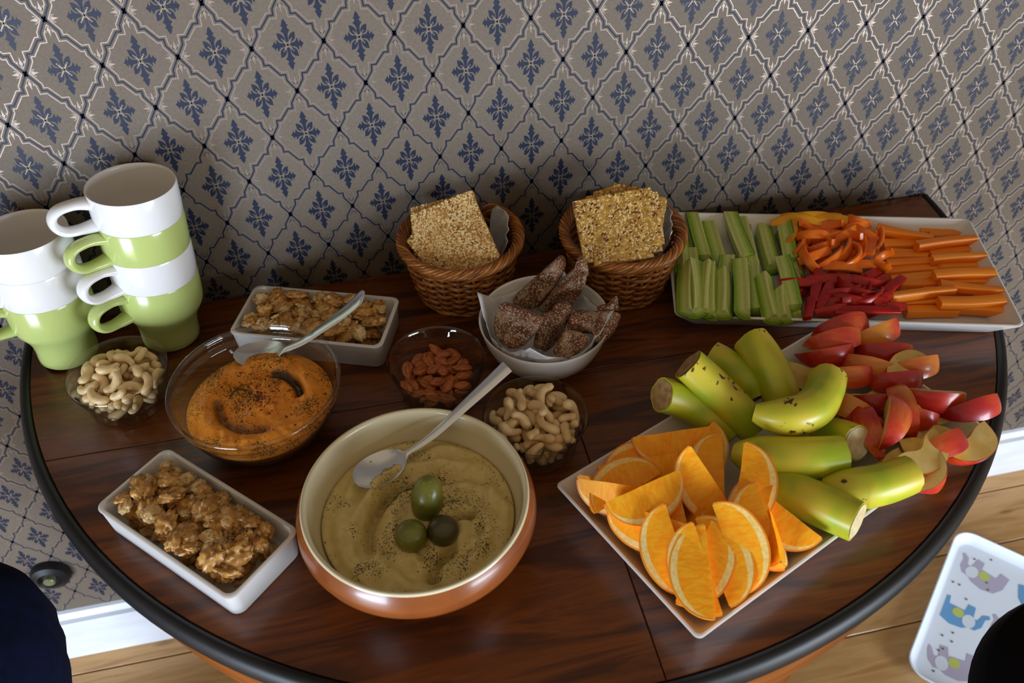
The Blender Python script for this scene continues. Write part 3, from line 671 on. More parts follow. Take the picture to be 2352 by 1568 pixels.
# ---------------------------------------------------------------- the setting
wall = ob('wall_back', boxm('wall', -2.2, 2.6, 0, .12, 0, 2.5, M['paper'])); tag(wall, kind='structure')
def wallpaper_print():
    UX, UZ, Z0 = .0375, .05275, 1.125
    dark, light = [], []                                        # lists of (polygon pts in cell units (x, z))
    edge = [(0, 0), (.225, .25), (.235, .38), (.37, .38), (.63, .62), (.765, .62), (.775, .75), (1, 1)]
    K = UZ/UX
    def stroke(pts, wd, closed=False):
        P = np.array(pts, float); P[:, 1] *= K; n = len(P); out = []
        L = []; Rr = []
        for i in range(n):
            a = P[i-1] if (i > 0 or closed) else P[i]; b = P[(i+1) % n] if (i < n-1 or closed) else P[i]
            d0 = P[i]-a; d1 = b-P[i]; d0 = d0/(np.linalg.norm(d0)+1e-9); d1 = d1/(np.linalg.norm(d1)+1e-9)
            if not np.any(d0): d0 = d1
            if not np.any(d1): d1 = d0
            nn = np.array([-(d0+d1)[1], (d0+d1)[0]]); nn /= np.linalg.norm(nn)+1e-9; c = max(.45, abs(nn @ np.array([-d0[1], d0[0]])))
            L.append(P[i]+nn*wd/2/c); Rr.append(P[i]-nn*wd/2/c)
        for i in range(n if closed else n-1):
            j = (i+1) % n; out.append([L[i], L[j], Rr[j], Rr[i]])
        return [[(p[0], p[1]/K) for p in q] for q in out]
    def mir(poly, sx, sz): return [(x*sx, z*sz) for x, z in poly]
    # lattice lines leaving a node towards lower right and lower left (cell origin = node)
    node = stroke(edge, .046)+stroke(mir(edge, -1, 1), .046)+[[(.072*math.cos(t*PI/4), .070*math.sin(t*PI/4)) for t in range(8)]]
    fl = []
    leaf = [(0, .115), (.018, .17), (.05, .205), (.03, .235), (0, .345), (-.03, .235), (-.05, .205), (-.018, .17)]
    curl = stroke([(.0, .14), (.04, .165), (.07, .2), (.085, .24), (.075, .26)], .017)
    for s in (1, -1):
        fl += [mir(leaf, 1, s)]+[mir(q, a, s) for q in curl for a in (1, -1)]
        h = lambda poly: [(z*1.02*s, x*.86) for x, z in poly]
        fl += [h(leaf)]+[h(mir(q, a, 1)) for q in curl for a in (1, -1)]
    # motif in the middle of a cell (origin = cell centre)
    va = [(.042, .06), (.046, .19), (.062, .235), (.085, .265), (.130, .295), (.09, .32), (.062, .345), (.058, .36), (.105, .405), (.065, .425), (.06, .46), (.0, .54)]
    va = va+[(-x, z) for x, z in va[-2::-1]]
    ha = [(.065, .0), (.09, .038), (.19, .044), (.235, .07), (.28, .13), (.295, .085), (.3, .046), (.33, .046), (.352, .10), (.38, .052), (.44, 0)]
    ha = ha+[(x, -z) for x, z in ha[-2:0:-1]]
    pet = [(.072, .085), (.12, .058), (.175, .08), (.23, .125), (.25, .26), (.15, .24), (.085, .19), (.058, .14)]
    mot = [va, mir(va, 1, -1), ha, mir(ha, -1, 1)]+[mir(pet, a, b) for a in (1, -1) for b in (1, -1)]
    cr = stroke([(-.13, -.125), (.13, .125)], .026)+stroke([(-.13, .125), (.13, -.125)], .026)+[[(a*.13+.024*math.cos(t*PI/4), b*.125+.017*math.sin(t*PI/4)) for t in range(8)] for a in (1, -1) for b in (1, -1)]+[[(.034*math.cos(t*PI/4), .026*math.sin(t*PI/4)) for t in range(8)]]
    # light outline just inside the cell border
    e = np.array(edge)-np.array([0, 1]); q1 = [tuple(p) for p in e]                       # top node -> right node
    out = q1+[(x, -z) for x, z in q1[::-1]][1:]; out = out+[(-x, z) for x, z in out[::-1]][1:-1]
    P = np.array(out); P[:, 1] *= K; n = len(P); off = []
    for i in range(n):
        d0 = P[i]-P[i-1]; d1 = P[(i+1) % n]-P[i]; d0 /= np.linalg.norm(d0); d1 /= np.linalg.norm(d1); nn = np.array([-(d0+d1)[1], (d0+d1)[0]]); nn /= np.linalg.norm(nn)
        c = max(.55, abs(nn @ np.array([-d0[1], d0[0]]))); off.append(P[i]+nn*.085/c)
    off = np.array(off)
    if np.abs(off).sum() > np.abs(P).sum(): off = 2*P-off
    outl = stroke([(x, z/K) for x, z in off], .030, True)
    band = stroke([(x, z/K) for x, z in (P*.42+off*.58)], .05, True)
    layers = {'n': (node, 0, .00016), 'f': (fl, 1, .00012), 'm': (mot, 0, .00012), 'c': (cr, 1, .00016), 'o': (outl, 1, .00012)}
    V = []; F = []; MI = []
    for r in range(-12, 20):
        z = Z0-r*UZ
        for c in range(-33, 52):
            x = c*UX; ks = 'nf' if (c+r) % 2 else 'mco'
            if not (.13 < z < 1.72): continue
            for k in ks:
                polys, mi_, y = layers[k]
                for poly in polys:
                    o = len(V); V += [(x+px*UX, -y, z-pz*UZ) for px, pz in poly]; F.append(tuple(range(o, len(V)))); MI.append(mi_)
    V = [(a, b, min(max(d, .124), 2.4)) for a, b, d in V]
    me = bpy.data.meshes.new('wallpaper_print'); me.from_pydata(V, [], F); me.materials.append(M['ink']); me.materials.append(M['silver']); me.polygons.foreach_set('material_index', MI); me.update()
    o = ob('wallpaper_print', me, wall); o['kind'] = 'stuff'; o['label'] = 'navy and metallic trellis print of the wallpaper'
wallpaper_print()
floor = ob('floor', boxm('floor', -2.2, 2.6, -3.0, .0, -.06, -.022, M['rim_black'])); tag(floor, kind='structure')
y = -.052; k = 0; ys = []
while y > -3.0: ys.append((y-.1135, y)); y -= .1145
ys = [(-.052+.001, -.0)]+ys
for a, b in ys:
    w0, w1 = a+.0008, b-.0008
    sp = -2.2+((k*1.37) % 2.4)+.7
    for x0, x1 in ((-2.2, sp-.0008), (sp+.0008, 2.6)) if k > 4 else ((-2.2, 2.6),):
        me = boxm('plank', x0-(x0+x1)/2, (x1-x0)/2, w0-(w0+w1)/2, (w1-w0)/2, -.022, 0, M['floor'], .0012, 1); ob('plank', me, floor, ((x0+x1)/2, (w0+w1)/2, 0))
    k += 1
bb = empty('baseboard_back'); tag(bb, kind='structure')
ob('board', boxm('board', -2.2, 2.6, -.018, 0, .0, .107, M['white_paint'], .001, 1), bb)
prof = [(-.018, .105), (-.020, .108), (-.0195, .112), (-.012, .114), (-.010, .119), (-.006, .124), (0, .1255), (0, .105)]
me = mk_mesh('moulding', [(x, yy, z) for x in (-2.2, 2.6) for yy, z in prof], grid_faces(2, len(prof), cv=True), M['white_paint'], sharp=30); ob('moulding', me, bb)
# ---------------------------------------------------------------- the half-round table
CX, CY, RT = .119, -.004, .602
table = empty('half_round_table', (CX, CY, 0)); tag(table, 'half-round dark wooden table with a black rounded rim against the papered wall', 'table')
def board(pts):
    bm = bmesh.new(); vs = [bm.verts.new((x, y_, TOP)) for x, y_ in pts]; f = bm.faces.new(vs); r = bmesh.ops.extrude_face_region(bm, geom=[f])
    for v in r['geom']:
        if isinstance(v, bmesh.types.BMVert): v.co.z -= .022
    bmesh.ops.recalc_face_normals(bm, faces=bm.faces); bmesh.ops.bevel(bm, geom=[e for e in bm.edges if min(v.co.z for v in e.verts) > TOP-.001], offset=.0006, segments=1, affect='EDGES')
    me = bpy.data.meshes.new('top_board'); bm.to_mesh(me); bm.free(); me.materials.append(M['table']); return me
def arc_pts(a0, a1, n, r=RT): return [(r*math.cos(a0+(a1-a0)*i/n), r*math.sin(a0+(a1-a0)*i/n)) for i in range(n+1)]
yb = -.228; g = .0005; ab = math.asin(-yb/RT)
ob('top_board', board([(RT, 0)]+[(-RT, 0)]+arc_pts(PI, PI+ab, 14)[1:-1]+[(-math.sqrt(RT**2-(yb+g)**2), yb+g), (math.sqrt(RT**2-(yb+g)**2), yb+g)]+arc_pts(2*PI-ab, 2*PI, 14)[1:-1]), table)
xs = .010
for sgn in (-1, 1):
    xa = xs+sgn*g; x1 = sgn*math.sqrt(RT**2-yb**2)
    a_end = math.atan2(-math.sqrt(RT**2-xa**2), xa); a_st = math.atan2(yb, x1)
    if sgn < 0: a_st, a_end = a_st % (2*PI), a_end % (2*PI)
    ob('top_board', board([(xa, yb-g), (x1, yb-g)]+arc_pts(a_st, a_end, 30)[1:]), table)
sec = np.array([(.0, -.002), (.003, .0012), (.008, .0012), (.0125, -.003), (.015, -.010), (.0148, -.019), (.0115, -.026), (.006, -.0285), (-.004, -.0285), (-.004, -.021), (0, -.021)])
pa = arc_pts(PI, 2*PI, 96, 1.)
V = [((RT+s[0])*c, (RT+s[0])*s_, TOP+s[1]) for c, s_ in pa for s in sec]; F = grid_faces(len(pa), len(sec), cv=True)+[tuple(range(len(sec))), tuple(len(V)-1-i for i in range(len(sec)))]
ob('edge_moulding', mk_mesh('edge_moulding', V, F, M['rim_black'], sharp=60), table)['label'] = 'black lacquered rounded rim'
ra = .598
V = []
for c, s_ in arc_pts(PI, 2*PI, 64, 1.): V += [(ra*c, ra*s_, TOP-.022), (ra*c, ra*s_, TOP-.11), ((ra-.02)*c, (ra-.02)*s_, TOP-.11), ((ra-.02)*c, (ra-.02)*s_, TOP-.022)]
ob('apron', mk_mesh('apron', V, grid_faces(65, 4, cv=True)+[(0, 1, 2, 3), (259, 258, 257, 256)], M['wood_under'], sharp=40), table)
for a in (PI+.12, PI*1.33, PI*1.67, 2*PI-.12):
    V, F = lathe([(.0, .03), (.012, .03), (.014, .05), (.017, .3), (.022, .6), (.026, .64), (.026, .735), (0, .735)], 20); me = mk_mesh('leg', V, F, M['wood_under'])
    ob('leg', me, table, ((ra-.09)*math.cos(a), (ra-.09)*math.sin(a)-.012, -.03))
# ---------------------------------------------------------------- things around the table
V, F = lathe([(0, 0), (.065, 0), (.075, .02), (.085, .2), (.11, .36), (.142, .47), (.165, .545), (.163, .6), (.142, .635), (.10, .655), (0, .66)], 96, lambda t, r, z: r*(1+.012*math.sin(9*t+3*z)*min(1, z*4)+.008*math.sin(23*t)*(z < .55)))
o = ob('tub_chair', mk_mesh('tub_chair', V, F, M['navy'], sharp=70), None, (-.632, -.372, 0)); tag(o, 'small dark navy fabric tub chair beside the mug end of the table', 'chair')
o = empty('wall_socket', (-.652, 0, .24)); tag(o, 'black round socket low on the papered wall behind the navy chair', 'socket')
V, F = lathe([(0, 0), (.030, 0), (.031, .006), (.028, .014), (.018, .018), (.014, .012), (0, .012)], 32); s = ob('cover', mk_mesh('cover', V, F, M['rim_black']), o); s.rotation_euler = (PI/2, 0, 0)
V, F = lathe([(0, .011), (.009, .011), (.009, .020), (.007, .022), (0, .022)], 24); s = ob('plug', mk_mesh('plug', V, F, M['tray_dot']), o); s.rotation_euler = (PI/2, 0, 0)
st = empty('stool', (.715, -.678, 0)); tag(st, 'black round padded stool beside the elephant-print tray', 'stool')
V, F = lathe([(0, .41), (.17, .41), (.19, .42), (.2, .45), (.19, .48), (.165, .495), (0, .5)], 64); ob('seat', mk_mesh('seat', V, F, M['black_cloth'], sharp=80), st)
for a in range(4):
    t = PI/4+a*PI/2; V, F = sweep([(.09*math.cos(t), .09*math.sin(t), .412), (.125*math.cos(t), .125*math.sin(t), 0)], ring(10, .014)); ob('leg', mk_mesh('leg', V, F, M['rim_black']), st)
def tray():
    root = empty('serving_tray', (.99, -.40, .0), (0, 0, math.radians(43.5))); tag(root, 'white tray with pale blue and lilac elephant print lying on the pine floor', 'tray')
    W, D = .345, .43          # local x along the near short edge, -y away
    L = [(W, D, .034, .022), (W-.004, D-.004, .034, .0225), (W-.012, D-.012, .03, .016), (W-.026, D-.026, .024, .0045), (W-.034, D-.034, .02, .004)]
    loops = []
    for w_, d_, r_, z_ in [(W-.034, D-.034, .02, 0), (W-.022, D-.022, .026, .0015), (W-.002, D-.002, .034, .019)]+L:
        q = rbox2(w_, d_, r_, 6); loops.append(np.c_[q, np.full(len(q), z_)])
    V, F = loft(loops); ob('tray_body', mk_mesh('tray_body', V, F, M['tray_white'], sharp=60), root)
    def blob(name, pts, m, z, parent=root):
        me = bpy.data.meshes.new(name); me.from_pydata([(x, y, z) for x, y in pts], [], [tuple(range(len(pts)))]); me.materials.append(m); return ob(name, me, parent)
    def ell(cx, cy, a, b, r, n=20): return [(cx+a*math.cos(t)*math.cos(r)-b*math.sin(t)*math.sin(r), cy+a*math.cos(t)*math.sin(r)+b*math.sin(t)*math.cos(r)) for t in [2*PI*i/n for i in range(n)]]
    eleph = [(-.040, -.028), (-.040, .005), (-.030, .026), (-.008, .034), (.014, .030), (.024, .022), (.036, .022), (.046, .008), (.048, -.012), (.056, -.020), (.052, -.026), (.041, -.020), (.036, -.004), (.028, -.002), (.026, -.030), (.012, -.030), (.010, -.012), (-.020, -.012), (-.022, -.030)]
    rng = random.Random(5); mats_ = [M['tray_blue'], M['tray_lilac'], M['tray_blue'], M['tray_lilac']]; i = 0
    for gx in range(3):
        for gy in range(4):
            cx = -.105+gx*.103; cy = -.15+gy*.098+.02*(gx % 2); a = PI/2+rng.uniform(-.25, .25); s = .92; f = 1 if (gx+gy) % 2 else -1
            p = [(cx+s*(x*f*math.cos(a)-y*math.sin(a)), cy+s*(x*f*math.sin(a)+y*math.cos(a))) for x, y in eleph]
            p = [(min(max(x, -.148), .148), min(max(y, -.19), .19)) for x, y in p]
            e = blob('elephant_print', p, mats_[(gx+gy) % 2], .0044)
            ex, ey = cx+s*(.022*f*math.cos(a)-.008*math.sin(a)), cy+s*(.022*f*math.sin(a)+.008*math.cos(a))
            if abs(ex) < .14 and abs(ey) < .18:
                blob('ear_print', ell(ex, ey, .011, .014, a), M['tray_white'], .0046, e); blob('flower_print', ell(cx, cy, .010, .010, a), M['tray_lime'], .0046, e)
            i += 1
    dots = []
    for k in range(46):
        x, y_ = rng.uniform(-.15, .15), rng.uniform(-.19, .19); dots.append(ell(x, y_, .0022, .0022, 0, 8))
    V = []; F = []
    for d in dots: o = len(V); V += [(x, y_, .0048) for x, y_ in d]; F.append(tuple(range(o, len(V))))
    me = bpy.data.meshes.new('dot_print'); me.from_pydata(V, [], F); me.materials.append(M['tray_dot']); o = ob('dot_print', me, root); o['kind'] = 'stuff'
tray()
# ---------------------------------------------------------------- mugs
MUG_H, PITCHM = .094, .039
def mug_meshes(m):
    o_ = [(.0, .002), (.028, .002), (.031, .0), (.0335, .003), (.0338, .010), (.0335, .018), (.0345, .028), (.0372, .037), (.0415, .045), (.0450, .051), (.0470, .0575), (.0473, .066), (.0473, .0915)]
    i_ = [(.0465, .0938), (.0452, .0935), (.0444, .091), (.0444, .060), (.0425, .050), (.0345, .036), (.031, .026), (.030, .008), (.0, .006)]
    V, F = lathe(o_+i_, 72); body = mk_mesh('mug_body', V, F, m, sharp=80)
    P = []
    ctrl = [(.0445, .0840), (.0580, .0872), (.0740, .0865), (.0825, .0815), (.0852, .0728), (.0815, .0640), (.0730, .0585), (.0580, .0570), (.0450, .0575)]
    C_ = np.array(ctrl); t = np.linspace(0, len(C_)-1, 33)
    for u in t:                                                # Catmull-Rom
        i = min(int(u), len(C_)-2); f = u-i; p0, p1, p2, p3 = C_[max(i-1, 0)], C_[i], C_[i+1], C_[min(i+2, len(C_)-1)]
        P.append(.5*((2*p1)+(-p0+p2)*f+(2*p0-5*p1+4*p2-p3)*f*f+(-p0+3*p1-3*p2+p3)*f**3))
    path = [(p[0], 0, p[1]) for p in P]
    sc_ = [1.35-.35*min(1, i/5., (32-i)/5.) for i in range(33)]
    V, F = sweep(path, ring(14, .0085, .0050), sc_, up=(0, 0, 1)); hd = mk_mesh('mug_handle', V, F, m, sharp=80)
    return body, hd
MW, MG = mug_meshes(M['china']), mug_meshes(M['green'])
def mug(base, axis, lvl, az, meshes, label, grp):
    ax = Vector(axis).normalized(); q = Vector((0, 0, 1)).rotation_difference(ax)
    o = empty('mug', Vector(base)+ax*PITCHM*lvl); o.rotation_mode = 'QUATERNION'; o.rotation_quaternion = q @ Euler((0, 0, math.radians(az))).to_quaternion(); tag(o, label, 'mug', grp)
    ob('body', meshes[0], o); ob('handle', meshes[1], o)
bA, aA = (-.316, -.0620, TOP+.002), (.068, .055, 1); bB, aB = (-.4345, -.066, TOP+.002), (.04, .075, 1)
for lvl, me_, az, lb in ((0, MG, 222, 'light green mug at the foot of the taller mug stack'), (1, MW, 220, 'white mug held between two green mugs in the taller stack'), (2, MG, 216, 'light green mug right under the top white mug of the taller stack'), (3, MW, 204, 'white mug on top of the taller mug stack')):
    mug(bA, aA, lvl, az, me_, lb, 'mugs stacked at the table end')
for lvl, me_, az, lb in ((0, MG, 205, 'light green mug at the foot of the shorter mug stack'), (1, MW, 202, 'white mug in the middle of the shorter mug stack'), (2, MW, 198, 'white mug on top of the shorter mug stack')):
    mug(bB, aB, lvl, az, me_, lb, 'mugs stacked at the table end')
# ---------------------------------------------------------------- white dishes and platters
def dish(name, c, ang, w_, d_, h, r, m, label, cat, base_in=.012, wall_t=.005):
    L = []
    for ww, dd, rr, z in [(w_-2*base_in, d_-2*base_in, r, 0), (w_-2*base_in+.004, d_-2*base_in+.004, r, .002), (w_-.002, d_-.002, r, h-.003), (w_, d_, r, h-.001), (w_-.002, d_-.002, r, h), (w_-2*wall_t+.002, d_-2*wall_t+.002, r*.9, h), (w_-2*wall_t, d_-2*wall_t, r*.85, h-.002), (w_-2*base_in-2*wall_t+.006, d_-2*base_in-2*wall_t+.006, r*.8, .012), (w_-2*base_in-2*wall_t, d_-2*base_in-2*wall_t, r*.8, .0075)]:
        q = rbox2(ww, dd, min(rr, dd/2.01), 5); L.append(np.c_[q, np.full(len(q), z)])
    V, F = loft(L); o = ob(name, mk_mesh(name, V, F, m, sharp=50), None, (c[0], c[1], TOP), (0, 0, math.radians(ang))); tag(o, label, cat); return o
DISH1, DISH2 = ((-.2655, -.372), -45.5), ((-.138, -.1045), -21)
dish('serving_dish', *DISH1, .188, .090, .036, .010, M['china_matt'], 'small white rectangular dish of walnuts beside the brown hummus bowl', 'dish', .005)
dish('serving_dish', *DISH2, .185, .090, .036, .010, M['china_matt'], 'small white rectangular dish of walnuts behind the orange dip', 'dish', .005)
dish('serving_platter', (.5, -.152), -15.8, .402, .212, .031, .010, M['china'], 'long white platter of cut vegetables by the wall', 'platter', .022, .004)
dish('serving_platter', (.305, -.421), 23, .404, .202, .033, .006, M['china'], 'long white platter of cut fruit at the front of the table', 'platter', .022, .004)
# ---------------------------------------------------------------- round bowls
def bowl(name, c, prof, m, label, cat='bowl', flute=None, seg=96, sharp=60, mi=None, mats_=None):
    V, F = lathe(prof, seg, flute); o = ob(name, mk_mesh(name, V, F, mats_ or m, mi(V, F) if mi else None, sharp=sharp), None, (c[0], c[1], TOP)); tag(o, label, cat); return o
SB = [(.0, .0025), (.030, .0025), (.034, .0), (.039, .0012), (.0415, .006), (.0425, .012), (.0445, .019), (.0475, .028), (.051, .038), (.0535, .046), (.0546, .0505), (.0540, .0518), (.0530, .0505), (.0510, .045), (.0485, .038), (.0450, .028), (.0415, .019), (.037, .010), (.030, .0065), (.0, .006)]
def scallop(t, r, z):
    if r > .044 or z > .02: return r
    return r*(1+.05*abs(math.sin(10*t))*math.sin(PI*min(1, (z+.004)/.022))) if r > .031 else r
BOWL_CL, BOWL_AL, BOWL_CR = (-.355, -.1625), (-.0097, -.227), (.0785, -.329)
bowl('glass_bowl', BOWL_CL, SB, M['glass_thick'], 'small scalloped glass bowl of cashews in front of the mug stacks', flute=scallop, seg=120)
bowl('glass_bowl', BOWL_AL, SB, M['glass_thick'], 'small scalloped glass bowl of almonds', flute=scallop, seg=120)
bowl('glass_bowl', BOWL_CR, SB, M['glass_thick'], 'small scalloped glass bowl of cashews touching the hummus bowl', flute=scallop, seg=120)
DIPC, HUMC, BRC = (-.2008, -.2455), (-.0566, -.423), (.118, -.202)
bowl('glass_mixing_bowl', DIPC, [(0, .0025), (.036, .0025), (.040, .0), (.046, .002), (.058, .012), (.070, .028), (.078, .044), (.0825, .060), (.0838, .066), (.0868, .0675), (.0872, .0695), (.0858, .0715), (.0862, .0745), (.0885, .0765), (.0892, .0790), (.0882, .0812), (.0862, .0815), (.0842, .079), (.0835, .072), (.0800, .058), (.0750, .043), (.067, .027), (.055, .012), (.044, .0055), (.0, .005)], M['glass_thick'], 'large clear glass bowl of orange dip', seg=128)
hp = [(0, .004), (.045, .004), (.052, .0), (.058, .002), (.078, .014), (.098, .034), (.1085, .050), (.1110, .058), (.1100, .066), (.1068, .074), (.1045, .0785)]
hi = [(.1040, .0806), (.1022, .0812), (.1002, .0800), (.0990, .077), (.0985, .070), (.0970, .060), (.0915, .045), (.080, .028), (.060, .014), (.0, .009)]
def hmi(V, F):
    n = len(hp+hi); out = []
    for f in F: out.append(0 if max(i % n for i in f) <= len(hp)-1 else 1)
    return out
bowl('ceramic_bowl', HUMC, hp+hi, None, 'brown glazed ceramic bowl with cream inside, holding hummus', mi=hmi, mats_=[M['hum_out'], M['hum_in']], seg=128, sharp=80)
bowl('bread_bowl', BRC, [(0, .002), (.028, .002), (.032, 0), (.036, .002), (.050, .012), (.062, .027), (.0695, .045), (.0732, .060), (.0742, .0645), (.0738, .0658), (.0728, .0655), (.0715, .062), (.0675, .046), (.060, .029), (.048, .015), (.034, .007), (0, .006)], M['china'], 'round white bowl of dark bread on a paper napkin', seg=96, sharp=80)
# ---------------------------------------------------------------- dips
def vcol(me, vals):
    a = me.color_attributes.new('oil', 'FLOAT_COLOR', 'POINT')
    a.data.foreach_set('color', np.c_[vals, vals, vals, np.ones(len(vals))].astype(np.float32).ravel())
def smooth01(x): x = np.clip(x, 0, 1); return x*x*(3-2*x)
def arc_groove(X, Y, cx, cy, r, a0, a1, wd):
    """1 on an arc groove centre line, fading across its width and at its ends"""
    a = np.arctan2(Y-cy, X-cx); am = (a0+a1)/2; d = (a-am+PI) % (2*PI)-PI; hw = (a1-a0)/2
    e = smooth01(1-(np.abs(d)-hw*.75)/(hw*.35)); rr = np.hypot(X-cx, Y-cy); return e*np.exp(-((rr-r)/wd)**2)
def dip_obj(name, c, zt, R, inner, hfun, m, label, cat):
    nr, nt = 70, 160; V = [(0, 0, 0)]
    rs = np.linspace(.015, 1, nr); th = np.arange(nt)*2*PI/nt
    X = (rs[:, None]*np.cos(th)*R); Y = (rs[:, None]*np.sin(th)*R)
    hz, oil = hfun(np.r_[0, X.ravel()], np.r_[0, Y.ravel()]); rr = np.r_[0, np.repeat(rs, nt)]
    hz = hz*smooth01((1-rr)*9)+(-.003*rr**12)
    V = np.c_[np.r_[0, X.ravel()], np.r_[0, Y.ravel()], hz+zt]
    F = [(0, 1+k, 1+(k+1) % nt) for k in range(nt)]+[tuple(1+i for i in f) for f in grid_faces(nr, nt, cv=True)]
    o0 = len(V); ex = []
    prof = [(R*1.0, zt-.006)]+inner
    for r, z in prof: ex += [(r*math.cos(t), r*math.sin(t), z) for t in th]
    V = np.concatenate([V, np.array(ex)]); last = 1+(nr-1)*nt
    for k in range(nt): F.append((last+k, last+(k+1) % nt, o0+(k+1) % nt, o0+k))
    F += [tuple(o0+i for i in f) for f in grid_faces(len(prof), nt, cv=True)]; F.append(tuple(o0+(len(prof)-1)*nt+k for k in range(nt)))
    me = mk_mesh(name, V, F, m, sharp=80); vcol(me, np.r_[np.clip(oil, 0, 1), np.zeros(len(V)-len(oil))])
    o = ob(name, me, None, (c[0], c[1], TOP)); tag(o, label, cat); return o, V[:1+nr*nt]
def dip_h(X, Y):
    P = np.c_[X*45, Y*45, np.zeros_like(X)]; n = vnoise(P, 3)*.0018+(1-np.abs(vnoise(P*2.2, 5))*2)*.0013+vnoise(P*6, 6)*.0007
    r = np.hypot(X, Y); z = .005*np.exp(-((r-.055)/.012)**2)+.006*np.exp(-((X-.006)**2+(Y+.012)**2)/.0005)
    g1 = arc_groove(X, Y, -.002, -.003, .044, math.radians(0), math.radians(75), .0055); g2 = arc_groove(X, Y, .0, .002, .043, math.radians(165), math.radians(285), .0065); g3 = arc_groove(X, Y, 0, .0, .040, math.radians(70), math.radians(140), .005)
    return z+n-.008*g1-.006*g2-.004*g3, np.clip(1.6*g1-.2, 0, 1)+np.clip(1.2*g2-.3, 0, .8)
dip, dipV = dip_obj('pepper_dip', DIPC, .0515, .0760, [(.073, .044), (.0645, .028), (.053, .0135), (.043, .0075)], dip_h, M['dip'], 'orange dip sprinkled with herbs and chilli flakes in the glass bowl', 'dip')
def hum_h(X, Y):
    P = np.c_[X*30, Y*30, np.zeros_like(X)]; n = vnoise(P, 13)*.0032+(1-np.abs(vnoise(P*2.1, 15))*2)*.0022+vnoise(P*5, 16)*.0010+vnoise(P*11, 17)*.0005
    g1 = arc_groove(X, Y, .012, -.022, .060, math.radians(75), math.radians(195), .0075); g2 = arc_groove(X, Y, .045, -.045, .032, math.radians(75), math.radians(150), .004)
    g3 = arc_groove(X, Y, .045, -.085, .045, math.radians(110), math.radians(165), .005); ridge = arc_groove(X, Y, .012, -.022, .075, math.radians(60), math.radians(200), .006)
    sw = .0026*np.sin(np.hypot(X-.03, Y+.02)*260+2*np.arctan2(Y+.02, X-.03))
    return n+sw+.007*ridge-.013*g1-.011*g2-.012*g3+.004*np.exp(-((X-.01)**2+(Y+.02)**2)/.0012), np.clip(.9*g1-.3, 0, .55)+np.clip(.7*g2-.2, 0, .5)+np.clip(.8*g3-.2, 0, .5)
hum, humV = dip_obj('hummus', HUMC, .0500, .0900, [(.0885, .043), (.077, .0275), (.058, .0140), (.03, .0100)], hum_h, M['hummus'], 'swirled beige hummus dusted with dark spice in the brown bowl', 'hummus')
def flakes(name, parent, SV, n, size, m, seed, dens):
    rng = random.Random(seed); V = []; F = []; k = 0
    while k < n:
        p = SV[rng.randrange(len(SV))]
        if rng.random() > dens(p[0], p[1]): continue
        a = rng.uniform(0, 2*PI); s = size*rng.uniform(.5, 1.3); q = rng.uniform(.3, .8); t = rng.uniform(-.3, .3); o = len(V); jx, jy = rng.uniform(-.001, .001), rng.uniform(-.001, .001)
        for u, v_ in ((1, 0), (0, q), (-1, 0), (0, -q)):
            x, y_ = s*(u*math.cos(a)-v_*math.sin(a)), s*(u*math.sin(a)+v_*math.cos(a)); V.append((p[0]+x+jx, p[1]+y_+jy, p[2]+.0005+t*x))
        V.append((p[0]+jx, p[1]+jy, p[2]+.0011)); F += [(o, o+1, o+4), (o+1, o+2, o+4), (o+2, o+3, o+4), (o+3, o, o+4), (o+3, o+2, o+1, o)]; k += 1
    me = bpy.data.meshes.new(name); me.from_pydata(V, [], F); me.materials.append(m); o = ob(name, me, parent); o['kind'] = 'stuff'; return o
nd = lambda s, f: (lambda x, y_: max(0., .12+.9*float(vnoise(np.array([[x*f, y_*f, 0]]), s)[0])))
flakes('herb_flakes', dip, dipV, 2200, .0008, M['herb'], 1, nd(21, 40)); flakes('chilli_flakes', dip, dipV, 210, .0016, M['chili'], 2, lambda x, y_: math.exp(-(x*x+y_*y_)/.0022))
flakes('spice_flakes', hum, humV, 2000, .0007, M['herb'], 3, nd(23, 34))
# olives
def olive(px, py, pz, a, b, rot, m, label, group=None):
    n = 24; prof = [(a*math.sin(PI*i/n)**.9, -b*math.cos(PI*i/n)) for i in range(n+1)]; prof[0] = (.0008, -b+.0012); prof[-1] = (.0001, b)
    V, F = lathe(prof, 32); o = ob('olive', mk_mesh('olive', V, F, m, sharp=180), None, (px, py, pz), rot); tag(o, label, 'olive', group)
    V, F = lathe([(0, -b+.0002), (.0016, -b+.0003), (.0018, -b+.0016), (0, -b+.0016)], 12); ob('stem_scar', mk_mesh('stem_scar', V, F, M['herb']), o)
olive(-.0465, -.4215, TOP+.066, .0150, .0245, (math.radians(-18), math.radians(12), 0), M['olive_g'], 'large oval green olive standing above the two round ones on the hummus')
olive(-.0660, -.4545, TOP+.061, .0150, .0165, (math.radians(35), 0, math.radians(-20)), M['olive_g'], 'round green olive on the hummus')
olive(-.0370, -.4555, TOP+.061, .0145, .0155, (math.radians(40), 0, math.radians(15)), M['olive_d'], 'round dark brownish olive on the hummus')
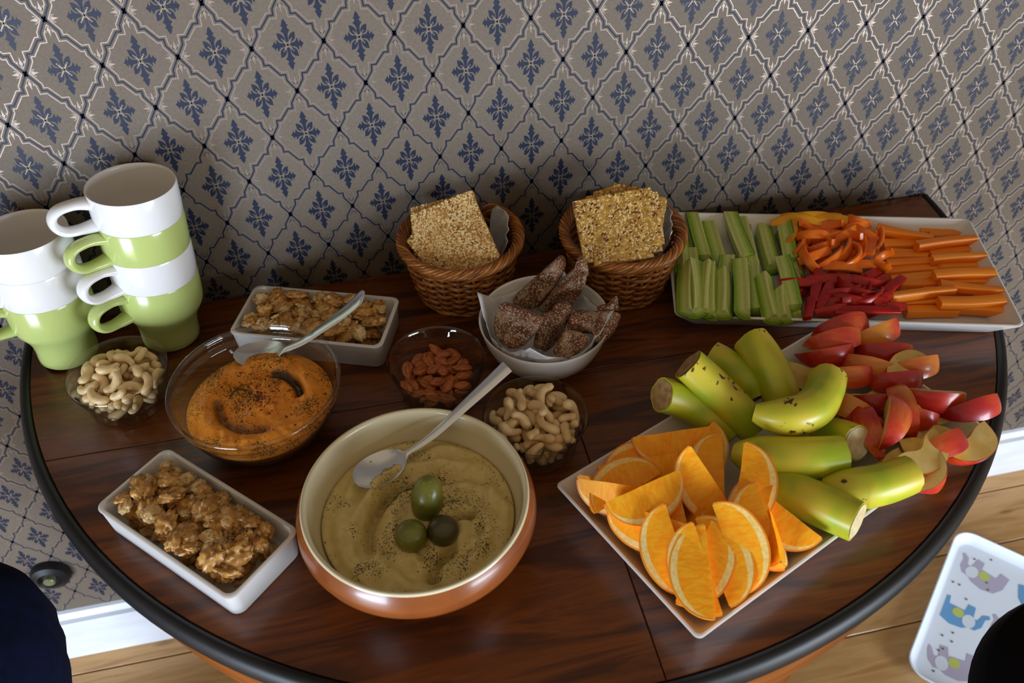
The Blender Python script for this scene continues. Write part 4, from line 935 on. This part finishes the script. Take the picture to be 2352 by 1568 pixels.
# spoons
def spoon(path, wd, bowl_len, bw, label, square):
    P = np.array(path, float); d = np.r_[0, np.cumsum(np.linalg.norm(np.diff(P, axis=0), axis=1))]; t = np.linspace(0, d[-1], 46); Q = np.stack([np.interp(t, d, P[:, k]) for k in range(3)], 1)
    for _ in range(6): Q[1:-1] = .25*Q[:-2]+.5*Q[1:-1]+.25*Q[2:]
    sc_ = []; u = t/d[-1]
    hb = bowl_len/d[-1]
    for q in u:
        if q < hb:
            e = (q/hb-.45)/.55 if q/hb > .45 else (q/hb-.45)/.45
            wq = bw*math.sqrt(max(.02, 1-e*e)); wq = max(wq, wd*.35 if q > hb*.5 else .0015)
        else:
            v = (q-hb)/(1-hb); wq = wd*(.36+.64*v**.8)
            if not square and v > .93: wq *= math.sqrt(max(.05, 1-((v-.93)/.07)**2))
        sc_.append((wq, 1))
    m_ = 12; sec_ = np.array([(math.cos(a)*1., .0011*math.sin(a)) for a in [2*PI*i/m_ for i in range(m_)]])
    V, F = sweep(Q, sec_, sc_, up=(0, 0, 1))
    V = V.reshape(len(Q), m_, 3); T, Nn, Bn = frames(Q)
    for i in range(len(Q)):                                    # hollow the bowl
        if u[i] < hb:
            k = math.sin(PI*u[i]/hb)
            for j in range(m_):
                c_ = (V[i, j]-Q[i]) @ Bn[i]/max(sc_[i][0], 1e-5); V[i, j] += -Nn[i]*.007*k*(1-c_*c_)
        else:
            for j in range(m_):
                c_ = (V[i, j]-Q[i]) @ Bn[i]/max(sc_[i][0], 1e-5); V[i, j] += -Nn[i]*.0016*c_*c_
    o = ob('spoon', mk_mesh('spoon', V.reshape(-1, 3), F, M['steel'], sharp=50)); tag(o, label, 'spoon')
spoon([(-.1095, -.386, .8115), (-.088, -.371, .8085), (-.067, -.360, .8085), (-.050, -.354, .811), (-.028, -.346, .819), (.004, -.3335, .8375), (.030, -.3235, .8515), (.0525, -.3145, .864)], .0085, .058, .0205, 'square-ended steel spoon standing in the hummus', True)
spoon([(-.228, -.174, .807), (-.208, -.175, .803), (-.187, -.177, .804), (-.170, -.180, .810), (-.150, -.183, .820), (-.128, -.185, .8365), (-.100, -.188, .857), (-.0757, -.190, .880)], .0125, .058, .0205, 'round-ended steel spoon standing in the orange dip', False)
# ---------------------------------------------------------------- wicker baskets
def basket(c, rot, label, lbl_grp):
    root = empty('wicker_basket', (c[0], c[1], TOP), (0, 0, rot)); tag(root, label, 'basket')
    rz = lambda z: .0535+.0145*(z/.07)**.8
    n = 22; rng = random.Random(int(c[0]*1000))
    V, F = lathe([(0, .002), (.050, .002), (.052, .004), (.050, .006), (0, .006)], 48); ob('base', mk_mesh('base', V, F, M['wicker']), root)
    stake = mk_mesh('stake', *sweep([(rz(z)-.0004, 0, z) for z in np.linspace(.002, .076, 8)], ring(6, .0021)), M['wicker2'], sharp=80)
    for k in range(n): ob('stake', stake, root, rot=(0, 0, 2*PI*k/n))
    th = np.arange(n*8)*2*PI/(n*8)
    rows = 13
    for r in range(rows):
        z = .005+r*.0054
        path = [((rz(z)+.0030*math.cos(n/2*t+(PI if r % 2 else 0)))*math.cos(t), (rz(z)+.0030*math.cos(n/2*t+(PI if r % 2 else 0)))*math.sin(t), z+.0005*math.sin(3*t+r)) for t in th]
        V, F = sweep(path, ring(6, .0022, .0030), closed=True, up=(0, 0, 1)); ob('weave_strand', mk_mesh('weave_strand', V, F, M['wicker'] if r % 3 else M['wicker2'], sharp=80), root)
    for k in range(9):                                         # twisted border
        ph = 2*PI*k/9; path = []
        for t in th[::1]:
            a = 7*t+ph; path.append(((.0715+.0056*math.cos(a))*math.cos(t), (.0715+.0056*math.cos(a))*math.sin(t), .0790+.0060*math.sin(a)+.0018*math.cos(a)))
        V, F = sweep(path, ring(6, .0022), closed=True); ob('border_strand', mk_mesh('border_strand', V, F, M['wicker2'] if k % 2 else M['wicker'], sharp=80), root)
    for k in range(3):
        path = [((.0545+.0012*k)*math.cos(t), (.0545+.0012*k)*math.sin(t), .0028+.0012*math.cos(11*t+k*2.1)) for t in th]; V, F = sweep(path, ring(6, .0021), closed=True); ob('foot_strand', mk_mesh('foot_strand', V, F, M['wicker2'], sharp=80), root)
    return root
BK1, BK2 = (.048, -.053), (.2445, -.0875)
basket(BK1, .2, 'wicker basket of oat crackers behind the almond bowl', None); basket(BK2, 1.1, 'wicker basket of seeded crackers next to the vegetable platter', None)
def napkin(name, c, prof, redge, label, a0=0, a1=2*PI, seed=0, rmin=0.):
    """paper sheet lying in a round container; prof(r)->z inside surface; redge(theta) outer reach (arc length)"""
    nt, nr = 72, 16; full = abs(a1-a0-2*PI) < 1e-6; V = []
    for i in range(nt+(0 if full else 1)):
        t = a0+(a1-a0)*i/nt; R_ = redge(t)
        for j in range(nr):
            s = rmin+(R_-rmin)*j/(nr-1); x, z = prof(s)
            cr = .0022*math.sin(7*t+seed+9*s*10)*min(1, s*25)+.0012*math.sin(17*t+s*120)
            x = max(.0, x-.0035-abs(cr)); V.append((x*math.cos(t), x*math.sin(t), z+.0022+.5*abs(cr)))
    F = grid_faces(nt if full else nt+1, nr, cu=full)
    o = ob(name, mk_mesh(name, V, F, M['napkin'], sharp=180), None, (c[0], c[1], TOP)); sm = o.modifiers.new('thick', 'SOLIDIFY'); sm.thickness = .0005; tag(o, label, 'napkin'); return o
def cone_prof(pts):
    P = np.array(pts); d = np.r_[0, np.cumsum(np.hypot(*np.diff(P, axis=0).T))]
    return lambda s: (float(np.interp(s, d, P[:, 0])), float(np.interp(s, d, P[:, 1])))
sq = lambda t, r, a: r/max(abs(math.cos(t-a)), abs(math.sin(t-a)))
napkin('paper_napkin', BRC, cone_prof([(0, .008), (.034, .009), (.048, .017), (.060, .031), (.0675, .048), (.0715, .064), (.080, .083), (.09, .10)]), lambda t: min(.138, .094*(1/max(abs(math.cos(t-.35)), abs(math.sin(t-.35))))**.9), 'white paper napkin lining the bread bowl', seed=1)
bkp = cone_prof([(0, .008), (.046, .009), (.056, .05), (.0625, .078), (.0665, .095)])
napkin('paper_napkin', BK1, bkp, lambda t: .128+.012*math.sin(5*t), 'white paper napkin corner inside the oat cracker basket', math.radians(-30), math.radians(38), 2, .03)
napkin('paper_napkin', BK2, bkp, lambda t: .134+.012*math.sin(5*t), 'white paper napkin corner inside the seeded cracker basket', math.radians(-35), math.radians(30), 3, .03)
# ---------------------------------------------------------------- bread and crackers
def slab(outline, th, edge, amp, seed, n=64, round_=True, lev=7):
    """solid with the given outline (x,y), top at z=0, body below"""
    P = np.array(outline); d = np.r_[0, np.cumsum(np.hypot(*(np.roll(P, -1, 0)-P).T))]; t = np.linspace(0, d[-1], n, endpoint=False); Pc = np.vstack([P, P[:1]])
    Q = np.stack([np.interp(t, d, Pc[:, k]) for k in range(2)], 1)
    if round_:
        for _ in range(3): Q = .25*np.roll(Q, 1, 0)+.5*Q+.25*np.roll(Q, -1, 0)
    c = Q.mean(0); loops = []
    seq = [(.05, 0), (.3, 0), (.55, 0), (.75, 0), (.9, .0)]
    def inset(f): return c+(Q-c)*f
    def lp(q, z): return np.c_[q, np.full(len(q), z)]
    e = edge/np.mean(np.hypot(*(Q-c).T))
    for f in (.12, .32, .52, .70, .86): loops.append(lp(inset(f*(1-e)), 0))
    for k in range(4): a = PI/2*k/3; loops.append(lp(inset(1-e+e*math.sin(a)), -edge*(1-math.cos(a))))
    for k in range(4): a = PI/2*k/3; loops.append(lp(inset(1-e+e*math.cos(a)), -th+edge*(1-math.sin(a))))
    for f in (.7, .35, .12): loops.append(lp(inset(f), -th))
    V, F = loft(loops); nn = vnoise(V*90+seed*11, seed)+.6*vnoise(V*210+seed*5, seed+1); V = V.copy(); V[:, 2] += amp*nn*np.where(V[:, 2] > -th/2, 1, -1); V[:, :2] += amp*.6*np.stack([vnoise(V*130+3, seed+2), vnoise(V*130+9, seed+3)], 1)
    return V, F
for k, (c, e, th, out) in enumerate(BREADS):
    V, F = slab(out, th, .005, .0011, k); o = ob('bread_piece', mk_mesh('bread_piece', V, F, M['bread'], sharp=180), None, c, e)
    tag(o, ['long floured rye bread piece leaning out over the bowl rim towards the wall', 'floured rye bread piece lying right beside the long leaning one', 'rye bread crust end standing behind the other bread pieces', 'small crust tip of rye bread at the basket side of the bowl', 'broad pale floured rye bread wedge leaning on the bowl rim below the seeded crackers', 'narrow rye bread piece standing on edge in the middle of the bowl', 'brown cut rye bread piece between the floured wedges', 'rye bread piece on edge behind the large wedge', 'small triangular rye bread wedge on the napkin at the front', 'large rounded rye bread wedge facing the almond bowl'][k], 'bread', 'rye bread pieces in the white bowl')
def cracker(tab, name, m, labels, grp, seeds):
    for k, (c, e, th, out) in enumerate(tab):
        V, F = slab(out, th, .0018, .0006, 30+k, n=80, round_=False); o = ob(name, mk_mesh(name, V, F, m, sharp=60), None, c, e); tag(o, labels[k], 'cracker', grp)
        P = np.array(out); rng = random.Random(k); lo, hi_ = P.min(0), P.max(0)
        def inside(x, y_):
            r = False; j = len(P)-1
            for i in range(len(P)):
                if (P[i][1] > y_) != (P[j][1] > y_) and x < (P[j][0]-P[i][0])*(y_-P[i][1])/(P[j][1]-P[i][1])+P[i][0]: r = not r
                j = i
            return r
        for sn, sm, cnt, a, b in seeds:
            V = []; F = []; i = 0
            while i < cnt:
                x, y_ = rng.uniform(lo[0], hi_[0]), rng.uniform(lo[1], hi_[1])
                if not inside(x*1.03, y_*1.03): continue
                i += 1; r = rng.uniform(-.6, .6) if sn == 'flax_seeds' else rng.uniform(0, PI); q = rng.uniform(.8, 1.2); o_ = len(V)
                for s in range(8):
                    u, v_ = a*q*math.cos(s*PI/4), b*q*math.sin(s*PI/4); V.append((x+u*math.cos(r)-v_*math.sin(r), y_+u*math.sin(r)+v_*math.cos(r), .0000))
                V.append((x, y_, .0011)); F += [(o_+s, o_+(s+1) % 8, o_+8) for s in range(8)]
            me = mk_mesh(sn, V, F, sm, sharp=180); s = ob(sn, me, o); s['kind'] = 'stuff'
cracker(OAT_CRACKERS, 'oat_cracker', M['oat'], ['oat cracker at the back of its basket, mostly hidden', 'oat cracker in the middle of its basket, only its top edge free', 'oat cracker leaning at the front of its basket, pale face up'], 'oat crackers in the basket', [('oat_flakes', M['sesame'], 950, .0014, .0010), ('flax_seeds', M['flax'], 40, .0018, .0009)])
cracker(SEED_CRACKERS, 'seed_cracker', M['seedcr'], ['seeded cracker hindmost in its basket with its corner sticking up highest', 'seeded cracker third from the front of its basket', 'seeded cracker just behind the front one of its basket', 'seeded cracker at the front of its basket with dark flax seeds on its face'], 'seeded crackers in the basket', [('flax_seeds', M['flax'], 130, .0022, .0011), ('sesame_seeds', M['sesame'], 420, .0013, .0009)])
# ---------------------------------------------------------------- fruit and vegetables
def thing(name, me, vals, label, cat, grp, parts=()):
    o = ob(name, me, None, vals[:3], vals[3:6]); tag(o, label, cat, grp)
    for pn, pm in parts: ob(pn, pm, o)
    return o
OW = []
for k in range(4):
    (V, F, mi), (PV, PF) = wedge(.034, .50, .040, 'orange', seed=k, nt=25); OW.append((mk_mesh('orange_flesh', V, F, [M['orange_flesh'], M['pith']], mi, sharp=25), mk_mesh('orange_peel', PV, PF, M['orange_peel'], sharp=50)))
for k, v in enumerate(ORANGES):
    lb = {24: 'orange wedge lying uppermost on the orange pile', 22: 'orange wedge lying nearest the bare front corner of the fruit platter', 8: 'orange wedge lying against the banana half with the brown cut end', 15: 'orange wedge resting against the long banana half with pale cut end'}.get(k, 'orange wedge sunk in the pile with its sharp core edge up' if k in (1, 2, 4, 16, 17) else 'orange wedge in the pile with a pith-ringed cut face turned up')
    a, b = OW[k % 4]; thing('orange_wedge', a, v, lb, 'orange', 'orange wedges on the fruit platter', [('peel', b)])
AW = []
for k in range(4):
    (V, F, mi), (PV, PF) = wedge(.034, .36, .032, 'apple', seed=k, nt=21); AW.append((mk_mesh('apple_flesh', V, F, M['apple_flesh'], sharp=35), mk_mesh('apple_skin', PV, PF, M['apple_skin'], sharp=50)))
for k, v in enumerate(APPLES):
    lb = {27: 'red apple wedge standing upright among the lying ones', 14: 'longest dark red apple wedge lying on its cut face across the others'}.get(k, 'apple wedge with its pale cut face turned up beside the bananas' if k in (4, 10, 11, 20, 21, 22, 23, 24, 26) else 'apple wedge lying red skin side up on the fruit platter')
    a, b = AW[k % 4]; thing('apple_wedge', a, v, lb, 'apple', 'apple wedges on the fruit platter', [('skin', b)])
BL = ['banana half with brown cut end resting against the oranges', 'banana half mostly hidden behind the one with the large brown cut end', 'banana half with large brown cut end leaning over its neighbours', 'greenish banana half with a black scar standing by the platter rim', 'banana half showing a pale round cut face to the apples', 'banana half with brown streaks nearest the platter rim', 'long banana half with pale cut end beside the oranges', 'yellow banana half with brown specks lying across the pile', 'bright curved banana end lying on top of the other bananas']
for k, (A, B, C_, R_, tip) in enumerate(BANANAS):
    mid = (np.array(A)+np.array(B)+np.array(C_))/3; peel, d0, d1, P = banana([np.array(A)-mid, np.array(B)-mid, np.array(C_)-mid], R_, tip, seed=k)
    o = ob('banana_half', mk_mesh('banana_peel', *peel, M['banana_skin'], sharp=55), None, mid); tag(o, BL[k], 'banana', 'banana halves on the fruit platter')
    ob('cut_face', mk_mesh('cut_face', *d0, M['banana_brown'] if k in (0, 2) else M['banana_flesh'], sharp=80), o); ob('tip' if tip else 'cut_face', mk_mesh('tip', *d1, M['banana_stem'] if tip else M['banana_flesh'], sharp=80), o)
cc = {}
for k, v in enumerate(CUCUMBERS):
    fl, sk = cucumber(v[6], .0185, .72, seed=k % 5)
    thing('cucumber_stick', mk_mesh('cucumber_flesh', fl[0], fl[1], M['cuke_flesh'], sharp=40), v, ('cucumber stick in the row along the wall side of the platter' if k < 11 else 'cucumber stick in the row along the fruit side of the vegetable platter') if v[6] > .06 else 'short cucumber stub beside the pepper strips', 'cucumber', 'cucumber sticks on the vegetable platter', [('skin', mk_mesh('cucumber_skin', *sk, M['cuke_skin'], sharp=60))])
for k, v in enumerate(CARROTS):
    thing('carrot_stick', mk_mesh('carrot_stick', *carrot(v[6], v[7], .0115, seed=k), M['carrot'], sharp=50), v, 'carrot stick of the bottom layer on the vegetable platter' if k < 22 else 'carrot stick lying on top of the other carrots', 'carrot', 'carrot sticks on the vegetable platter')
for k, v in enumerate(PEPPERS):
    cn = {'y': 'yellow', 'o': 'orange', 'r': 'red'}[v[8]]
    o = thing('pepper_strip', mk_mesh('pepper_strip', *pepper(v[6]*.9/1000, .0125, .0046, math.radians(v[7]), seed=k), M['pep_'+v[8]], sharp=60), v, cn+(' pepper strip half buried under other pepper strips' if k < 33 else ' pepper strip lying on top of the pepper heap'), 'pepper', cn+' pepper strips on the vegetable platter')
# ---------------------------------------------------------------- nuts
class Heap:
    """height field of a container; things are set down one by one on what lies below"""
    def __init__(s, cx, cy, half, f, st=.001):
        s.cx, s.cy, s.h0, s.st = cx, cy, half, st; s.n = int(2*half/st); g = (np.arange(s.n)+.5)*st-half; X, Y = np.meshgrid(g, g, indexing='ij'); s.h = f(X, Y)
    def cells(s, V): return np.clip(((V[:, 0]+s.h0)/s.st).astype(int), 0, s.n-1), np.clip(((V[:, 1]+s.h0)/s.st).astype(int), 0, s.n-1)
    def rest(s, V): i, j = s.cells(V); return float((s.h[i, j]-V[:, 2]).max())
    def put(s, V): i, j = s.cells(V); np.maximum.at(s.h, (i, j), V[:, 2])
def dense(V, F):
    V = np.asarray(V); return np.concatenate([V]+[V[list(f)].mean(0)[None] for f in F])
def pour(name, heap, meshes, dens_, n, pick, label, cat, grp, seed, flat, tries=14, limit=None, sink=.0016):
    rng = random.Random(seed); nrng = np.random.RandomState(seed)
    for k in range(n):
        b = rng.randrange(len(meshes)); best = None
        for _ in range(tries):
            x, y_ = pick(rng); e = Euler((rng.gauss(0, flat)+(PI if rng.random() < .4 else 0), rng.gauss(0, flat), rng.uniform(0, 2*PI))); R_ = np.array(e.to_matrix()); D = dens_[b] @ R_.T+np.array([x, y_, 0]); z = heap.rest(D)
            if limit is not None and z > limit(x, y_): continue
            if best is None or z < best[0]: best = (z, x, y_, e, D)
        if best is None: continue
        z, x, y_, e, D = best; z -= sink; heap.put(D+np.array([0, 0, z])); o = ob(name, meshes[b], None, (heap.cx+x, heap.cy+y_, TOP+z), e); tag(o, label, cat, grp)
def bowl_field(prof, rim):
    r_ = np.array([p[0] for p in prof]); z_ = np.array([p[1] for p in prof])
    return lambda X, Y: np.where(np.hypot(X, Y) > rim, .2, np.interp(np.hypot(X, Y), r_, z_))
SBI = [(0, .0065), (.030, .007), (.037, .0105), (.0415, .0195), (.0450, .0285), (.0485, .0385), (.0510, .0455)]
def cashew(s, bend, seed):
    n = 15; rng = random.Random(seed); a = np.linspace(-bend/2, bend/2, n); r = .0095*s; path = np.stack([r*np.cos(a), r*np.sin(a)*1.15, .0012*np.sin(a*2)], 1); path -= path.mean(0); u = np.linspace(0, 1, n)
    sc_ = s*.0052*np.sqrt(np.clip(1-(2*u-1)**4*.97, .03, 1))*(1.12-.38*u+.1*np.sin(u*7+seed)); return sweep(path, ring(10, 1, .92), sc_)
CA = [cashew(1, 2.6, 0), cashew(1.08, 3.3, 1), cashew(.95, 2.0, 2), cashew(1.02, 2.9, 3), cashew(.62, 1.2, 4)]
CAM_ = [mk_mesh('cashew', *c, M['cashew'], sharp=180) for c in CA]; CAD = [dense(*c) for c in CA]
def almond(s, seed):
    n = 16; u = np.linspace(0, 1, n); L = .0225*s; path = np.stack([L*(u-.5), np.zeros(n), np.zeros(n)], 1); w_ = np.sin(PI*np.clip(u, .02, .985)**.78)**.75; return sweep(path, ring(16, 1, .58), .0066*s*w_)
AL = [almond(1, 0), almond(1.08, 1), almond(.93, 2)]; ALM = [mk_mesh('almond', *c, M['almond'], sharp=180) for c in AL]; ALD = [dense(*c) for c in AL]
def walnut(s, seed, half=True):
    n, m_ = 22, 30; V = []
    for i in range(n):
        t = PI*i/(n-1)
        for j in range(m_):
            p = 2*PI*j/m_; V.append((math.cos(t), math.sin(t)*math.cos(p), math.sin(t)*math.sin(p)))
    V = np.array(V); N_ = V.copy()
    ridg = 1-np.abs(vnoise(V*np.array([2.2, 3.2, 3.0])+seed*9.1, seed))*2.4; rid2 = 1-np.abs(vnoise(V*6.2+seed*3.3, seed+7))*2
    cleft = np.exp(-(V[:, 1]/.16)**2)*(V[:, 2] > -.2)
    k = 1+.30*ridg+.15*rid2-.34*cleft+.16*vnoise(V*1.3+seed*2.2, seed+3)
    P = V*k[:, None]*np.array([.0145, .0118, .0068])*s
    if half: P[:, 2] = np.where(P[:, 2] < 0, P[:, 2]*.55+.0012*ridg*s, P[:, 2])
    return P, grid_faces(n, m_, cv=True)
WA = [walnut(.92, 1), walnut(.98, 2), walnut(.8, 3), walnut(.55, 4), walnut(.86, 5), walnut(.42, 6), walnut(.7, 8), walnut(.5, 9)]
WAM = [mk_mesh('walnut', *c, M['walnut_pale' if k_ in (3, 5) else 'walnut'], sharp=180) for k_, c in enumerate(WA)]; WAD = [dense(*c) for c in WA]
def disc_pick(R_):
    def f(rng):
        a = rng.uniform(0, 2*PI); r = R_*math.sqrt(rng.random()); return r*math.cos(a), r*math.sin(a)
    return f
dome = lambda z0, dz, R_: (lambda x, y_: z0+dz*(1-(x*x+y_*y_)/(R_*R_)))
pour('cashew_nut', Heap(*BOWL_CL, .075, bowl_field(SBI, .0515)), CAM_, CAD, 95, disc_pick(.041), 'pale cashew nut in the glass bowl by the mugs', 'cashew', 'cashews in the bowl by the mugs', 11, .55, limit=dome(.044, .014, .045), sink=.003)
pour('cashew_nut', Heap(*BOWL_CR, .075, bowl_field(SBI, .0515)), CAM_, CAD, 105, disc_pick(.042), 'pale cashew nut in the heaped glass bowl touching the hummus bowl', 'cashew', 'cashews in the bowl by the hummus', 12, .55, limit=dome(.046, .022, .045), sink=.003)
pour('almond_nut', Heap(*BOWL_AL, .075, bowl_field(SBI, .0515)), ALM, ALD, 75, disc_pick(.040), 'brown unpeeled almond in the glass bowl', 'almond', 'almonds in the glass bowl', 13, .35, limit=dome(.036, .011, .045), sink=.003)
def dish_heap(c, ang, hx, hy):
    a = math.radians(ang); ca, sa = math.cos(a), math.sin(a)
    def f(X, Y):
        u = np.abs(X*ca+Y*sa); v_ = np.abs(-X*sa+Y*ca); e = np.maximum(u-hx, v_-hy); return np.where(e > 0, np.where(e > .008, .15, .037), .0085)
    def pick(rng):
        u, v_ = rng.uniform(-hx+.008, hx-.008), rng.uniform(-hy+.008, hy-.008); return u*ca-v_*sa, u*sa+v_*ca
    return Heap(c[0], c[1], .11, f), pick
for (c, ang), n_, sd, lb, gp in ((DISH1, 165, 21, 'walnut kernel in the white dish beside the hummus bowl', 'walnuts in the dish by the hummus'), (DISH2, 150, 22, 'walnut kernel in the white dish behind the orange dip', 'walnuts in the dish by the wall')):
    hp_, pk = dish_heap(c, ang, .083, .036); pour('walnut_kernel', hp_, WAM, WAD, n_, pk, lb, 'walnut', gp, sd, .45, limit=lambda x, y_: .046, sink=.005)
